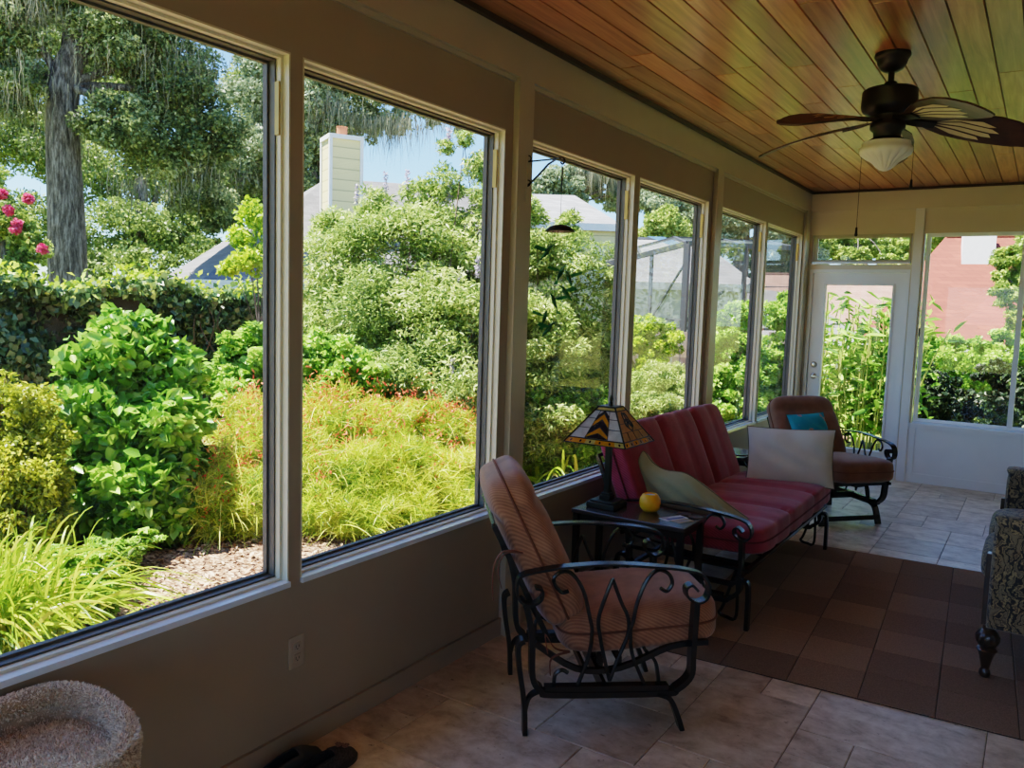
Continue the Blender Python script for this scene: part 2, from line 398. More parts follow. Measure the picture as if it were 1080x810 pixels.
for i, (a, b) in enumerate(WINS): window(i+1, 'y', a, b, ZS, ZT, 0.0, 1, latch=i >= 2)

# ---- far wall: door with a window light over it, then wide window
T2 = YF+.11
mb = MB(); DX0, DX1, GX0, GX1, ZG = .055, .985, 1.085, 2.78, .577
ZTR, ZTB, ZD = 2.40, 2.105, 2.055
mb.box(0, DX0, YF, T2, -.15, ZB+.3); mb.box(DX1, GX0, YF, T2, -.15, ZB+.3); mb.box(DX0, DX1, YF, T2, ZTR, ZB+.3); mb.box(DX0, DX1, YF, T2, ZD, ZTB)
mb.box(GX0, GX1, YF, T2, ZTR, ZB+.3); mb.box(GX0, GX1, YF, T2, -.15, ZG); mb.box(GX1, XR, YF, T2, -.15, ZB+.3)
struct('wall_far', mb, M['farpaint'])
struct('trim_%d' % k, MB().box(0.032, XR, YF-.032, YF, ZB, ZC), M['farpaint']); k += 1
struct('trim_%d' % k, MB().box(0.055, XR, YF-.055, YF, ZC-.022, ZC), M['brownwood']); k += 1
struct('trim_%d' % k, MB().box(DX1+.012, GX0-.012, YF-.03, YF, 0, ZB), M['whitepaint']); k += 1
struct('trim_%d' % k, MB().box(GX0-.012, XR, YF-.035, YF, ZG-.04, ZG+.002), M['whitepaint']); k += 1
struct('trim_%d' % k, MB().box(GX0-.012, GX0+.05, YF-.014, YF, .0, ZG-.04).box(GX0+.05, XR, YF-.014, YF, 0, .09).box(GX0+.05, XR, YF-.006, YF, .09, ZG-.04), M['whitepaint']); k += 1
window(9, 'x', DX0+.012, DX1-.008, ZTB+.02, ZTR, YF, -1, jamb='trimpaint')
window(10, 'x', GX0+.02, GX1, ZG+.012, ZTR, YF, -1, mull=1.905, jamb='whitepaint')
MB_latch = MB().box(GX0+.012, GX0+.022, YF-.012, YF, 1.42, 1.5).build('window_latch', M['black']); tag(MB_latch, kind='structure')
# door
door = bpy.data.objects.new('door_1', None); COL.objects.link(door); tag(door, kind='structure'); door.location = (DX0, YF, 0)
def din(mb, nm, mat, par=door, **kw):
    o = -Vector(door.location); mb.v = [tuple(Vector(p)+o) for p in mb.v]; return mb.build(nm, mat, par, **kw)
din(MB().box(DX0, DX0+.03, YF-.012, YF+.1, 0, ZD).box(DX1-.03, DX1, YF-.012, YF+.1, 0, ZD).box(DX0+.03, DX1-.03, YF-.012, YF+.1, ZD-.03, ZD), 'door_frame', M['whitepaint'])
a0, a1, g0, g1, gz0, gz1 = DX0+.034, DX1-.034, .215, .835, .26, 1.90
lf = MB().box(a0, g0, YF+.02, YF+.064, .012, ZD-.034).box(g1, a1, YF+.02, YF+.064, .012, ZD-.034).box(g0, g1, YF+.02, YF+.064, .012, gz0).box(g0, g1, YF+.02, YF+.064, gz1, ZD-.034)
leaf = din(lf, 'door_leaf', M['whitepaint'])
gb = MB(); e = .022
for (p, q, s, t) in ((g0-e, g0, gz0-e, gz1+e), (g1, g1+e, gz0-e, gz1+e), (g0, g1, gz0-e, gz0), (g0, g1, gz1, gz1+e)): gb.box(p, q, YF+.008, YF+.02, s, t)
din(gb, 'glazing_bead', M['whitepaint'], bevel=.004)
din(MB().box(g0, g1, YF+.04, YF+.045, gz0, gz1), 'door_glass', M['glass'])
din(MB().lathe([(.031, 0), (.031, -.008), (.022, -.014), (.018, -.024), (0.001, -.026)], (.147, YF+.02, 1.085), 20, ax='y'), 'deadbolt', M['nickel'], smooth=True)
lv = MB().lathe([(.031, 0), (.03, -.008), (.014, -.014), (.012, -.05), (.001, -.052)], (.147, YF+.02, .965), 20, ax='y')
lv.bar([(.147, YF-.03, .967), (.18, YF-.033, .967), (.25, YF-.03, .957)], .016, .012, (0, 1, 0))
din(lv, 'door_handle', M['nickel'], smooth=True)

# ---- right and back walls (behind the photographer: another bank of windows on the lawn)
struct('wall_right', MB().box(XR, XR+.12, YB, YF, -.15, ZC+.05), M['farpaint'])
struct('baseboard_right', MB().box(XR-.014, XR, YB, YF, 0, .1), M['whitepaint'])
BW = [(.25, 1.65), (1.8, 3.15)]
mb = MB().box(0, XR, YB-.11, YB, -.15, .45).box(0, XR, YB-.11, YB, 2.3, ZC+.05)
xs = [0]+[q for w in BW for q in w]+[XR]
for a, b in zip(xs[::2], xs[1::2]): mb.box(a, b, YB-.11, YB, .45, 2.3)
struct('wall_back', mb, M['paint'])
for i, (a, b) in enumerate(BW): window(11+i, 'x', a, b, .45, 2.3, YB, 1)

# ---- duplex outlet low on the left wall
o = thing('wall_outlet', 'almond duplex power outlet low on the wall under the windows', 'outlet', (0, 1.892, .363))
M['almond'] = simple('almond plastic', (.44, .37, .29), .4, var=.03)
MB().soft((.003, 0, 0), (.003, .036, .058), p=14, n=4).build('cover_plate', M['almond'], o, smooth=True)
for dz in (.021, -.021):
    r_ = MB().soft((.007, 0, dz), (.002, .017, .015), p=5, n=5).build('receptacle', M['almond'], o, smooth=True)
    MB().box(.0085, .0095, -.008, -.006, dz-.004, dz+.006).box(.0085, .0095, .006, .008, dz-.004, dz+.005).box(.0085, .0095, -.002, .002, dz-.011, dz-.007).build('slots', M['black'], r_)
# ================================================================ FURNITURE
M['iron'] = simple('bronzed wrought iron', (.016, .014, .014), .27, metal=.3, var=.2, spec=.7)
M['terra'] = stripemat('terracotta striped cloth', srgb(132, 88, 66), srgb(182, 130, 100), 700, 'y', mixw=.72)
M['pipe'] = simple('terracotta piping', srgb(120, 70, 48), .8)
M['brownc'] = stripemat('brown striped cloth', srgb(122, 80, 58), srgb(150, 104, 78), 700, 'y', mixw=.72)
M['red'] = stripemat('wine red striped cloth', srgb(132, 40, 52), srgb(176, 64, 82), 760, 'y', mixw=.62)
M['redpipe'] = simple('wine red piping', srgb(112, 26, 38), .8)
def Ry(a): return Matrix.Rotation(a, 3, 'Y')
def sp2(pts, y, n=5, x0=.30, zs=1.0): return [(p[0]-x0, (y(p[1]) if callable(y) else y), p[1]*zs) for p in spline(pts, n)]
ARM = [(.018, .577), (.043, .567), (.039, .532), (0, .512), (-.04, .533), (-.051, .583), (-.033, .623), (.045, .642), (.124, .653), (.252, .662), (.353, .661), (.474, .652), (.567, .642), (.645, .621), (.673, .576), (.665, .530), (.63, .515), (.593, .536), (.585, .568), (.606, .582), (.63, .560)]
LOOP = [(-.016, .513), (.011, .40), (.021, .228), (.055, .175), (.103, .155), (.522, .150), (.579, .165), (.629, .22), (.630, .312), (.628, .515)]
DECO = [
 [(.142, .561), (.117, .556), (.092, .582), (.086, .612), (.115, .634), (.154, .625), (.197, .561), (.226, .459), (.239, .396), (.233, .31), (.212, .233), (.191, .17)],
 [(.489, .568), (.515, .557), (.533, .588), (.516, .624), (.475, .637), (.436, .599), (.405, .518), (.393, .436), (.385, .394), (.398, .307), (.431, .229), (.462, .165)],
 [(.305, .605), (.276, .519), (.26, .443), (.273, .367), (.295, .28), (.317, .20)], [(.305, .605), (.341, .518), (.373, .451), (.376, .384), (.351, .308), (.317, .20)],
 [(.106, .165), (.107, .226), (.132, .247), (.156, .235)]]
def cushion(mb, c, h, M3, tuft=None, p=5.5, n=14, mi=0, roll=False):
    def fn(u, w):
        e = max(0, 1-abs(u[0])**4)*max(0, 1-abs(u[1])**4); w = list(w)
        w[2] *= 1+.16*e
        if tuft:
            for ty, dp in tuft:
                g_ = math.exp(-((w[1]-ty)/.032)**2); w[2] *= 1-dp*g_; w[0] *= 1-.16*dp*g_
        if roll: w[2] *= 1-.20*math.exp(-((w[0]-h[0]*.52)/.03)**2)
        return w
    return mb.soft(c, h, p, n, fn, M3, mi)
def edge_pipe(mb, c, h, M3, z, r=.005, p=5.5):
    pts = []
    for i in range(64):
        a = 2*PI*i/64; q = [math.cos(a), math.sin(a)]; L = (abs(q[0])**p+abs(q[1])**p)**(1/p)
        pts.append(Vector(c)+M3 @ Vector((q[0]/L*h[0]*1.005, q[1]/L*h[1]*1.005, z)))
    return mb.tube(pts, r, 6, closed=True)
def glider(root, W, zs, seats, cloth, pipe, stretcher, seatc, seath, seata, backc, backh, backa, legs='splay', tuft=False, backw=None, hb=None):
    """wrought iron frame and cushions; x forward, y left. W = outside width"""
    hw = W/2-.012
    hb = hb or hw
    for s in (-1, 1):
        y = s*hw; yb = s*hb
        fl = lambda z, s=s: s*(hb+(hw-hb)*min(1, max(0, (z-.16)/.38)))
        MB().bar(sp2(ARM, y, zs=zs), .042, .009, (0, 1, 0)).build('armrest', M['iron'], root, smooth=True)
        sf = MB().bar(sp2(LOOP, fl, zs=zs), .046, .021, (0, 1, 0)).bar([(.07-.30, yb, .172*zs), (.545-.30, yb, .168*zs)], .036, .028, (0, 1, 0)).build('side_loop', M['iron'], root, smooth=True)
        d = MB()
        for q in DECO: d.tube(sp2(q, fl, zs=zs), .0076, 6)
        d.build('scrollwork', M['iron'], sf, smooth=True)
        if legs == 'splay':
            for pts in ([(-.014, .365), (-.034, .344), (-.028, .258), (-.006, .123), (0, .0)], [(.50, .15), (.552, .128), (.583, .068), (.607, .0)]):
                b = MB().bar(sp2(pts, yb), .046, .018, (0, 1, 0))
                if pts[0][0] < .1: b.bar(sp2([(.05, .165), (.012, .14), (-.004, .06)], yb), .03, .011, (0, 1, 0))
                else: b.bar(sp2([(.44, .37), (.455, .31), (.50, .26), (.515, .20), (.52, .16)], yb-s*.03), .016, .012, (0, 1, 0))
                b.build('leg', M['iron'], root, smooth=True)
        else:
            for pts in ([(.04, .22), (-.02, .26), (-.055, .22), (-.06, 0)], [(.58, .22), (.64, .245), (.672, .215), (.676, 0)]):
                MB().bar(sp2(pts, y+s*.0), .034, .02, (0, 1, 0)).build('leg', M['iron'], root, smooth=True)
            MB().bar(sp2([(.04, .22), (.58, .22)], y), .03, .02, (0, 1, 0)).bar(sp2([(-.03, .30), (.66, .30)], y-s*.02), .026, .014, (0, 1, 0)).build('base_rail', M['iron'], root)
            MB().bar(sp2([(.60, .30), (.54, .09), (.52, .045), (.56, .03), (.61, .05), (.60, .30)], y-s*.035), .012, .014, (0, 1, 0)).build('glide_hanger', M['iron'], root, smooth=True)
    # suspended seat frame
    f = MB(); i = hw-.045
    if legs == 'splay':
        for s in (-1, 1): f.bar([(p[0]-.30, s*i, p[1]) for p in spline([(.03, .345), (.19, .243), (.36, .243), (.56, .325), (.70, .338)], 4)], .02, .02, (0, 1, 0))
        f.bar([(.06, -i, .27), (.06, i, .27)], .03, .012, (0, 0, 1)).bar([(-.08, -i, .243), (-.08, i, .243)], .03, .012, (0, 0, 1)).bar([(.38, -i, .336), (.38, i, .336)], .02, .02, (0, 0, 1))
        f.bar([(0.0, -hb, .165), (0.0, hb, .165)], .05, .014, (0, 0, 1)).bar([(.02, -.05, .16), (.03, -.05, .26)], .03, .03, (0, 1, 0)).bar([(.02, .05, .16), (.03, .05, .26)], .03, .03, (0, 1, 0))
    else:
        zc = .30
        f.bar([(.36, -hw, zc), (.36, hw, zc)], .02, .02, (0, 0, 1)).bar([(-.30, -hw, .36), (-.30, hw, .36)], .02, .02, (0, 0, 1))
        for q in np.linspace(-i, i, 7): f.bar([(-.30, q, .36), (.36, q, zc)], .018, .006, (0, 1, 0))
        f.bar([(.28, -hw, .215), (.28, hw, .215)], .022, .02, (0, 0, 1)).bar([(-.26, -hw, .215), (-.26, hw, .215)], .022, .02, (0, 0, 1))
        for q in (-.5, 0, .5): f.bar([(-.26, q, .215), (.28, q, .215)], .03, .012, (0, 0, 1))
    f.build('seat_frame', M['iron'], root)
    # back frame along the rear of the back cushion
    bm3 = Ry(-(PI/2+backa)); ax = bm3 @ Vector((1, 0, 0)); nz = -(bm3 @ Vector((0, 0, 1)))
    b0 = Vector(backc)
    bf = MB(); L = backh[0]
    for s in (-1, 1): bf.bar([b0+ax*(-L*1.0)-nz*(backh[2]+.012)+Vector((0, s*i, 0)), b0+ax*(L*.55)-nz*(backh[2]+.012)+Vector((0, s*i, 0))], .02, .02, (0, 1, 0))
    for q in (.55, .1, -.4): bf.bar([b0+ax*(L*q)-nz*(backh[2]+.012)+Vector((0, -i, 0)), b0+ax*(L*q)-nz*(backh[2]+.012)+Vector((0, i, 0))], .018, .012, ax)
    bf.build('back_frame', M['iron'], root)
    if stretcher: MB().bar([(.303, -hb, .055), (.303, hb, .055)], .034, .014, (0, 0, 1)).build('front_stretcher', M['iron'], root)
    cw = (2*i+.01)/seats
    sm3 = Ry(-seata)
    tf = [((q-seats)*cw/2, .30 if q % 2 == 0 else .12) for q in range(1, 2*seats)] if tuft else None
    W2 = seats*cw/2-.002; pp_ = 9 if seats > 1 else 5.5; nn_ = 44 if seats > 1 else 18
    if backw: wb = backw
    else: wb = W2
    o = cushion(MB(), (0, 0, 0), (seath[0], W2, seath[2]), sm3, tf, pp_, nn_).build('seat_cushion', cloth, root, smooth=True, loc=(seatc[0], 0, seatc[2]))
    edge_pipe(MB(), (0, 0, 0), (seath[0], W2, seath[2]), sm3, 0, p=pp_).build('piping', pipe, o, smooth=True)
    o = cushion(MB(), (0, 0, 0), (backh[0], wb, backh[2]), bm3, tf, pp_, nn_, roll=not tuft).build('back_cushion', cloth, root, smooth=True, loc=(backc[0], 0, backc[2]))
    edge_pipe(MB(), (0, 0, 0), (backh[0], wb, backh[2]), bm3, 0, p=pp_).build('piping', pipe, o, smooth=True)
    return bm3
KW = dict(zs=1.0, seats=1, legs='splay', hb=.25, seatc=(.145, 0, .392), seath=(.318, .265, .090), seata=R(4.5), backc=(-.268, 0, .682), backh=(.318, .255, .088), backa=R(26.5))
c1 = thing('spring_armchair', 'wrought iron armchair with terracotta striped cushions, beside the lamp table', 'armchair', (.668, 2.858, 0), math.atan2(.6408, .7677))
glider(c1, .588, cloth=M['terra'], pipe=M['pipe'], stretcher=False, **KW)
tie = MB()
for q in ([(-.33, -.268, .70), (-.40, -.275, .71), (-.435, -.278, .66), (-.44, -.28, .58), (-.435, -.285, .53)], [(-.33, -.268, .70), (-.395, -.27, .70), (-.42, -.272, .64), (-.405, -.268, .57)]):
    tie.bar(spline(q, 4), .014, .003, (0, 1, 0))
tie.build('tie_strap', M['pipe'], c1)
tie = MB()
for q in ([(-.14, -.262, .32), (-.20, -.275, .34), (-.24, -.29, .40), (-.23, -.295, .33)], [(-.14, -.262, .32), (-.21, -.27, .30), (-.215, -.28, .24)]): tie.bar(spline(q, 4), .014, .003, (0, 1, 0))
tie.build('tie_strap', M['pipe'], c1)
c2 = thing('spring_armchair', 'wrought iron armchair with brown cushions in the far corner by the glass door', 'armchair', (.755, 6.717, 0), R(-42))
KW2 = dict(KW); KW2.update(backw=.295, backc=(-.325, 0, .635), backa=R(32), backh=(.30, .26, .085), seatc=(.165, 0, .425), seath=(.335, .275, .085))
glider(c2, .62, cloth=M['brownc'], pipe=M['pipe'], stretcher=True, **KW2)
so_ = thing('glider_sofa', 'long wrought iron glider sofa with wine red tufted cushions under the windows', 'sofa', (.60, 4.83, .007), 0)
glider(so_, 1.76, zs=.885, seats=3, cloth=M['red'], pipe=M['redpipe'], stretcher=False, legs='post', tuft=True,
       seatc=(.105, 0, .425), seath=(.32, .27, .075), seata=R(2), backc=(-.37, 0, .66), backh=(.29, .26, .085), backa=R(23))

# ---- throw pillows (each leans where it lies)
def pillow(name, label, mat, loc, w, h, t, M3, grp=None, seam=None, crease=.008):
    mb = MB(); n = 22; idx = {}
    V = []; F = []
    for sd in (1, -1):
        for i in range(n+1):
            for j in range(n+1):
                u = -1+2*i/n; v = -1+2*j/n
                e = (max(0, 1-abs(u)**2.4)*max(0, 1-abs(v)**2.4))**.55
                x = u*w/2*(1-.07*(1-abs(u)**3)*abs(v)**2*0-.06*(1-v*v)*abs(u)**3); y = v*h/2*(1-.06*(1-u*u)*abs(v)**3)
                z = sd*t/2*e + crease*math.sin(7*u+4*v+2*math.sin(3*v))*e
                V.append(M3 @ Vector((x, y, z)))
        b = 0 if sd == 1 else (n+1)**2
        for i in range(n):
            for j in range(n):
                q = (b+i*(n+1)+j, b+(i+1)*(n+1)+j, b+(i+1)*(n+1)+j+1, b+i*(n+1)+j+1); F.append(q if sd == 1 else q[::-1])
    mb.add(V, F); o = mb.build(name, mat, None, smooth=True, loc=loc)
    if seam:
        pts = []
        for s_ in range(80):
            a = s_/80*4; k_ = int(a); f = a-k_; u, v = [(-1+2*f, -1), (1, -1+2*f), (1-2*f, 1), (-1, 1-2*f)][k_]
            pts.append(M3 @ Vector((u*w/2*(1-.06*(1-v*v)*abs(u)**3), v*h/2*(1-.06*(1-u*u)*abs(v)**3), 0)))
        MB().tube(pts, .003, 5, closed=True).build('seam', seam, o, smooth=True)
    return tag(o, label, 'pillow', grp)
def axes(xa, ya):
    x = Vector(xa).normalized(); y = Vector(ya); y = (y-x*y.dot(x)).normalized(); z = x.cross(y)
    return Matrix((x, y, z)).transposed()
M['olive'] = simple('olive cotton', srgb(160, 153, 118), .85, var=.1, scale=5, bump=.1)
M['greyc'] = simple('stone grey cotton', srgb(206, 196, 180), .85, var=.08, scale=4, bump=.1)
M['seam'] = simple('pillow seam', srgb(110, 100, 76), .9)
def slumped(label, mat, loc, prof, t, M3, seam):
    # prof: (x, top) outline over a flat bottom; two puffed faces meeting in a seam
    q = np.array(spline([(x_, t_) for x_, t_ in prof], 5)); n_ = len(q); m_ = 16; V = []; F = []
    for sd in (1, -1):
        for i, (x_, tp_) in enumerate(q):
            u = -1+2*i/(n_-1)
            for j in range(m_+1):
                v = -1+2*j/m_; e = (max(0, 1-abs(u)**3)*max(0, 1-abs(v)**2.4))**.55
                V.append(M3 @ Vector((x_, tp_*(v+1)/2, sd*t/2*e*(.55+.45*tp_/.3)+.008*math.sin(40*x_+9*v)*e)))
        b = 0 if sd == 1 else n_*(m_+1)
        for i in range(n_-1):
            for j in range(m_):
                f = (b+i*(m_+1)+j, b+(i+1)*(m_+1)+j, b+(i+1)*(m_+1)+j+1, b+i*(m_+1)+j+1); F.append(f if sd == 1 else f[::-1])
    o = MB().add(V, F).build('throw_pillow', mat, None, smooth=True, loc=loc)
    MB().tube([M3 @ Vector((x_, t_, 0)) for x_, t_ in q]+[M3 @ Vector((x_, 0, 0)) for x_, t_ in q[::-1]], .003, 5, closed=True).build('seam', seam, o, smooth=True)
    return tag(o, label, 'pillow')
slumped('olive green pillow slumped against the near arm of the red sofa', M['olive'], (.25, 4.17, .515), [(0, .20), (.03, .30), (.09, .245), (.17, .215), (.29, .215), (.42, .15), (.54, .08), (.66, .02)], .16, axes((1, .02, -.04), (-.04, -.12, 1)), M['seam'])
pillow('throw_pillow', 'pale grey oblong pillow standing at the far end of the red sofa', M['greyc'], (.785, 5.37, .668), .55, .38, .13, axes((.965, .24, .03), (.08, .22, .95)), seam=M['seam'], crease=.010)
def tealmat():
    T = NT('teal printed cushion'); v = coords(T); nz = T.n('ShaderNodeTexVoronoi', Scale=16); T.l(v, nz.inputs['Vector'])
    sp_ = T.n('ShaderNodeSeparateXYZ'); T.l(v, sp_.inputs[0])
    n2 = T.n('ShaderNodeTexNoise', Scale=11, Detail=3); T.l(v, n2.inputs['Vector'])
    r = ramp(T, n2.outputs[0], [(.0, srgb(20, 150, 164)), (.60, srgb(26, 160, 172)), (.63, srgb(200, 150, 140)), (.70, srgb(130, 100, 80))])
    b = T.n('ShaderNodeBsdfPrincipled'); b.inputs['Roughness'].default_value = .8; T.l(r.outputs[0], b.inputs['Base Color']); T.l(b.outputs[0], T.out.inputs[0]); return T.m
pillow('throw_pillow', 'small teal printed pillow on the brown armchair in the corner', tealmat(), (.575, 6.81, .655), .34, .31, .10, axes((.70, .70, .06), (-.36, .34, .80)), seam=M['seam'])

# ---- side tables
M['darkwood'] = simple('dark table top', (.045, .034, .03), .25, var=.25, scale=6, coat=.3)
M['shelfwood'] = simple('polished shelf', (.05, .045, .045), .12, var=.2, coat=.8)
def side_table(label, loc, w, d, h):
    t = thing('side_table', label, 'table', loc)
    MB().box(-w/2, w/2, -d/2, d/2, h-.022, h).build('tabletop', M['darkwood'], t, bevel=.004)
    MB().box(-w/2+.02, w/2-.02, -d/2+.02, d/2-.02, h-.06, h-.022).build('apron', M['iron'], t)
    for sx in (-1, 1):
        for sy in (-1, 1): MB().box(sx*(w/2-.022)-.015, sx*(w/2-.022)+.015, sy*(d/2-.022)-.015, sy*(d/2-.022)+.015, 0, h-.022).build('leg', M['iron'], t, bevel=.002)
    MB().box(-w/2+.02, w/2-.02, -d/2+.02, d/2-.02, .17, .188).build('shelf', M['shelfwood'], t, bevel=.003)
    return t
side_table('dark side table holding the stained glass lamp, between armchair and sofa', (.455, 3.745, .007), .61, .31, .563)
side_table('dark side table tucked behind the pale grey pillow in the corner', (.22, 6.06, 0), .38, .42, .53)

# ---- stained glass table lamp
lx, ly, lz = .275, 3.745, .57
lamp = thing('table_lamp', 'mission style table lamp with a stained glass pyramid shade', 'lamp', (lx, ly, lz))
M['lampiron'] = simple('dark green bronze', (.022, .024, .018), .4, metal=.5, var=.3)
MB().box(-.08, .08, -.08, .08, 0, .03).box(-.068, .068, -.068, .068, .03, .04).build('base', M['lampiron'], lamp, bevel=.005)
MB().box(-.03, .03, -.03, .03, .04, .062).box(-.015, .015, -.015, .015, .062, .40).box(-.024, .024, -.024, .024, .062, .074).build('pole', M['lampiron'], lamp, bevel=.003)
MB().lathe([(.004, .525), (.012, .53), (.01, .545), (.006, .552), (.011, .563), (.003, .585)], seg=12).build('finial', M['lampiron'], lamp, smooth=True)
def lampglass(name, c, tr=.55):
    T = NT(name); b = T.n('ShaderNodeBsdfPrincipled'); v = coords(T); nz = T.n('ShaderNodeTexNoise', Scale=30, Detail=3); T.l(v, nz.inputs['Vector'])
    r = ramp(T, nz.outputs[0], [(.3, [x*.75 for x in c]), (.7, c)]); T.l(r.outputs[0], b.inputs['Base Color']); b.inputs['Roughness'].default_value = .18
    t = T.n('ShaderNodeBsdfTranslucent'); T.l(r.outputs[0], t.inputs[0]); mx = T.n('ShaderNodeMixShader', Fac=tr)
    T.l(b.outputs[0], mx.inputs[1]); T.l(t.outputs[0], mx.inputs[2]); T.l(mx.outputs[0], T.out.inputs[0]); return T.m
LG = [lampglass('white opal glass', srgb(222, 224, 222)), lampglass('amber glass', srgb(236, 162, 20)), lampglass('dark plum glass', srgb(44, 24, 26), .2), lampglass('beige glass', srgb(196, 156, 108)), lampglass('cream glass', srgb(226, 206, 120))]
shade = bpy.data.objects.new('lamp_shade', None); COL.objects.link(shade); shade.parent = lamp
zb, zt, hb, ht = .345, .525, .172, .046
for k_ in range(4):
    A = Matrix.Rotation(k_*PI/2, 3, 'Z')
    def Q(u, t, o=0):            # u -1..1 across, t 0..1 up the face pointing to -y
        h_ = hb+(ht-hb)*t; return A @ Vector((u*h_, -h_-o*.75, zb+(zt-zb)*t+o*.7))
    mb = MB(); ln = MB()
    def piece(pts, mi, o=.001): mb.poly([Q(u, t, o) for u, t in pts], mi)
    def came(pts, r=.0016): ln.tube([Q(u, t, .002) for u, t in pts], r, 5)
    if k_ % 2 == 0:
        mb.poly([Q(-1, .16), Q(1, .16), Q(1, .9), Q(-1, .9)], 0)
        for s, mi in ((1, 2), (1, 1), (1, 2), (1, 1), (1, 2)): pass
        # chevrons: bands rising to the middle
        bands = [(.16, .30, 2), (.30, .46, 1), (.46, .66, 2), (.66, .82, 1), (.82, .97, 2)]
        for lo, hi, mi in bands:
            lo2, hi2 = lo-.22, hi-.22
            for s in (-1, 1):
                pts = [(0, min(lo, .9)), (s*.42, max(lo2, .16)), (s*.42, max(hi2, .16)), (0, min(hi, .9))]
                if s < 0: pts = pts[::-1]
                if max(hi2, .16)-max(lo2, .16) < .005: pts = [p for q, p in enumerate(pts) if not (p[0] != 0 and q == (2 if s > 0 else 1))]
                piece(pts, mi)
                came([(0, min(hi, .9)), (s*.42, max(hi2, .16))])
        for s in (-1, 1):
            came([(s*.42, .16), (s*.42, .9)])
            for t in (.42, .68): came([(s*.42, t), (s*1, t)])
    else:
        mb.poly([Q(-1, .16), Q(1, .16), Q(1, .9), Q(-1, .9)], 3)
        for t in (.36, .58): came([(-1, t), (1, t)])
        for u in (-.5, 0, .5): came([(u, .16), (u, .36)])
        for cx_, ct_, rr in ((.0, .62, .30), (-.14, .74, .16), (.16, .72, .16), (.0, .50, .17), (-.22, .58, .14), (.22, .56, .14), (0, .63, .1)):
            came([(cx_+rr*math.cos(a)*1.0, ct_+rr*math.sin(a)*.75) for a in np.linspace(0, 2*PI, 15)], .0022)
        piece([(.09*math.cos(a), .63+.08*math.sin(a)) for a in np.linspace(0, 2*PI, 9)[:-1]], 2)
    # border with dots, top strip
    for q in range(6): mb.poly([Q(-1+q/3, 0), Q(-1+(q+1)/3, 0), Q(-1+(q+1)/3, .14), Q(-1+q/3, .14)], (4 if (q+k_) % 3 == 2 else 1) if k_ % 2 == 0 else (3 if q % 2 else 1))
    mb.poly([Q(-1, .9), Q(1, .9), Q(1, 1), Q(-1, 1)], 4)
    for q in range(6):
        u = -1+(q+.5)/3; piece([(u+.035*math.cos(a), .07+.035*math.sin(a)) for a in np.linspace(0, 2*PI, 9)[:-1]], 2)
    for t in (0, .14, .9, 1): came([(-1, t), (1, t)], .003)
    came([(-1, 0), (-1, 1)], .0035); came([(1, 0), (1, 1)], .0035)
    pn = mb.build('shade_panel', None, shade, mats=LG); ln.build('leading', M['lampiron'], pn)
MB().box(-.048, .048, -.048, .048, .522, .53).build('shade_cap', M['lampiron'], lamp)

# ---- things on the lamp table
def waxmat():
    T = NT('golden yellow wax'); b = T.n('ShaderNodeBsdfPrincipled'); b.inputs['Base Color'].default_value = rgba(srgb(250, 182, 26)); b.inputs['Roughness'].default_value = .4
    b.inputs['Subsurface Weight'].default_value = .25; b.inputs['Subsurface Radius'].default_value = (.03, .015, .004); T.l(b.outputs[0], T.out.inputs[0]); return T.m
cn = thing('candle_holder', 'round golden yellow candle holder in front of the lamp base', 'candle', (.495, 3.795, .57))
MB().lathe([(.02, 0), (.036, .004), (.05, .022), (.055, .045), (.052, .068), (.041, .087), (.033, .092), (.03, .088), (.028, .075), (.001, .074)], seg=28).build('body', waxmat(), cn, smooth=True)
MB().lathe([(.0275, .0745), (.0275, .086), (.001, .086)], seg=20).build('tealight', simple('white wax', (.7, .7, .72), .5), cn, smooth=True)
def card(label, loc, rz, w, d, mats, marks):
    mb = MB().box(-w/2, w/2, -d/2, d/2, 0, .0012)
    for (x0, x1, y0, y1, mi) in marks: mb.poly([(x0, y0, .0014), (x1, y0, .0014), (x1, y1, .0014), (x0, y1, .0014)], mi)
    o = mb.build('greeting_card', None, mats=mats, loc=loc); o.rotation_euler = (0, 0, rz); return tag(o, label, 'card')
CM = [simple('card white', (.62, .66, .72), .5), simple('card blue', (.05, .10, .30), .5), simple('card tan', (.42, .33, .2), .5), simple('card grey', (.3, .3, .3), .5)]
card('white and blue folded leaflet lying on the lamp table', (.645, 3.745, .5702), R(62), .14, .06, CM, [(-.05, .06, -.022, .002, 1), (-.06, -.02, .008, .024, 3)])
card('tan card with a dark print lying beside the white leaflet', (.70, 3.725, .5702), R(66), .10, .055, [CM[2], CM[1], CM[3]], [(-.02, .03, -.015, .012, 2), (-.045, -.03, -.02, .02, 2)])
M['coaster'] = simple('dark cork', (.09, .05, .035), .7, var=.4, scale=40)
for q, (x_, y_, lb) in enumerate(((.655, 3.855, 'round dark coaster next to the sofa arm, closer to the candle'), (.725, 3.835, 'round dark coaster at the corner of the lamp table'))):
    cs = thing('drink_coaster', lb, 'coaster', (x_, y_, .57)); MB().lathe([(.034, 0), (.036, .001), (.036, .005), (.028, .005), (.027, .003), (.001, .003)], seg=20).build('disc', M['coaster'], cs)

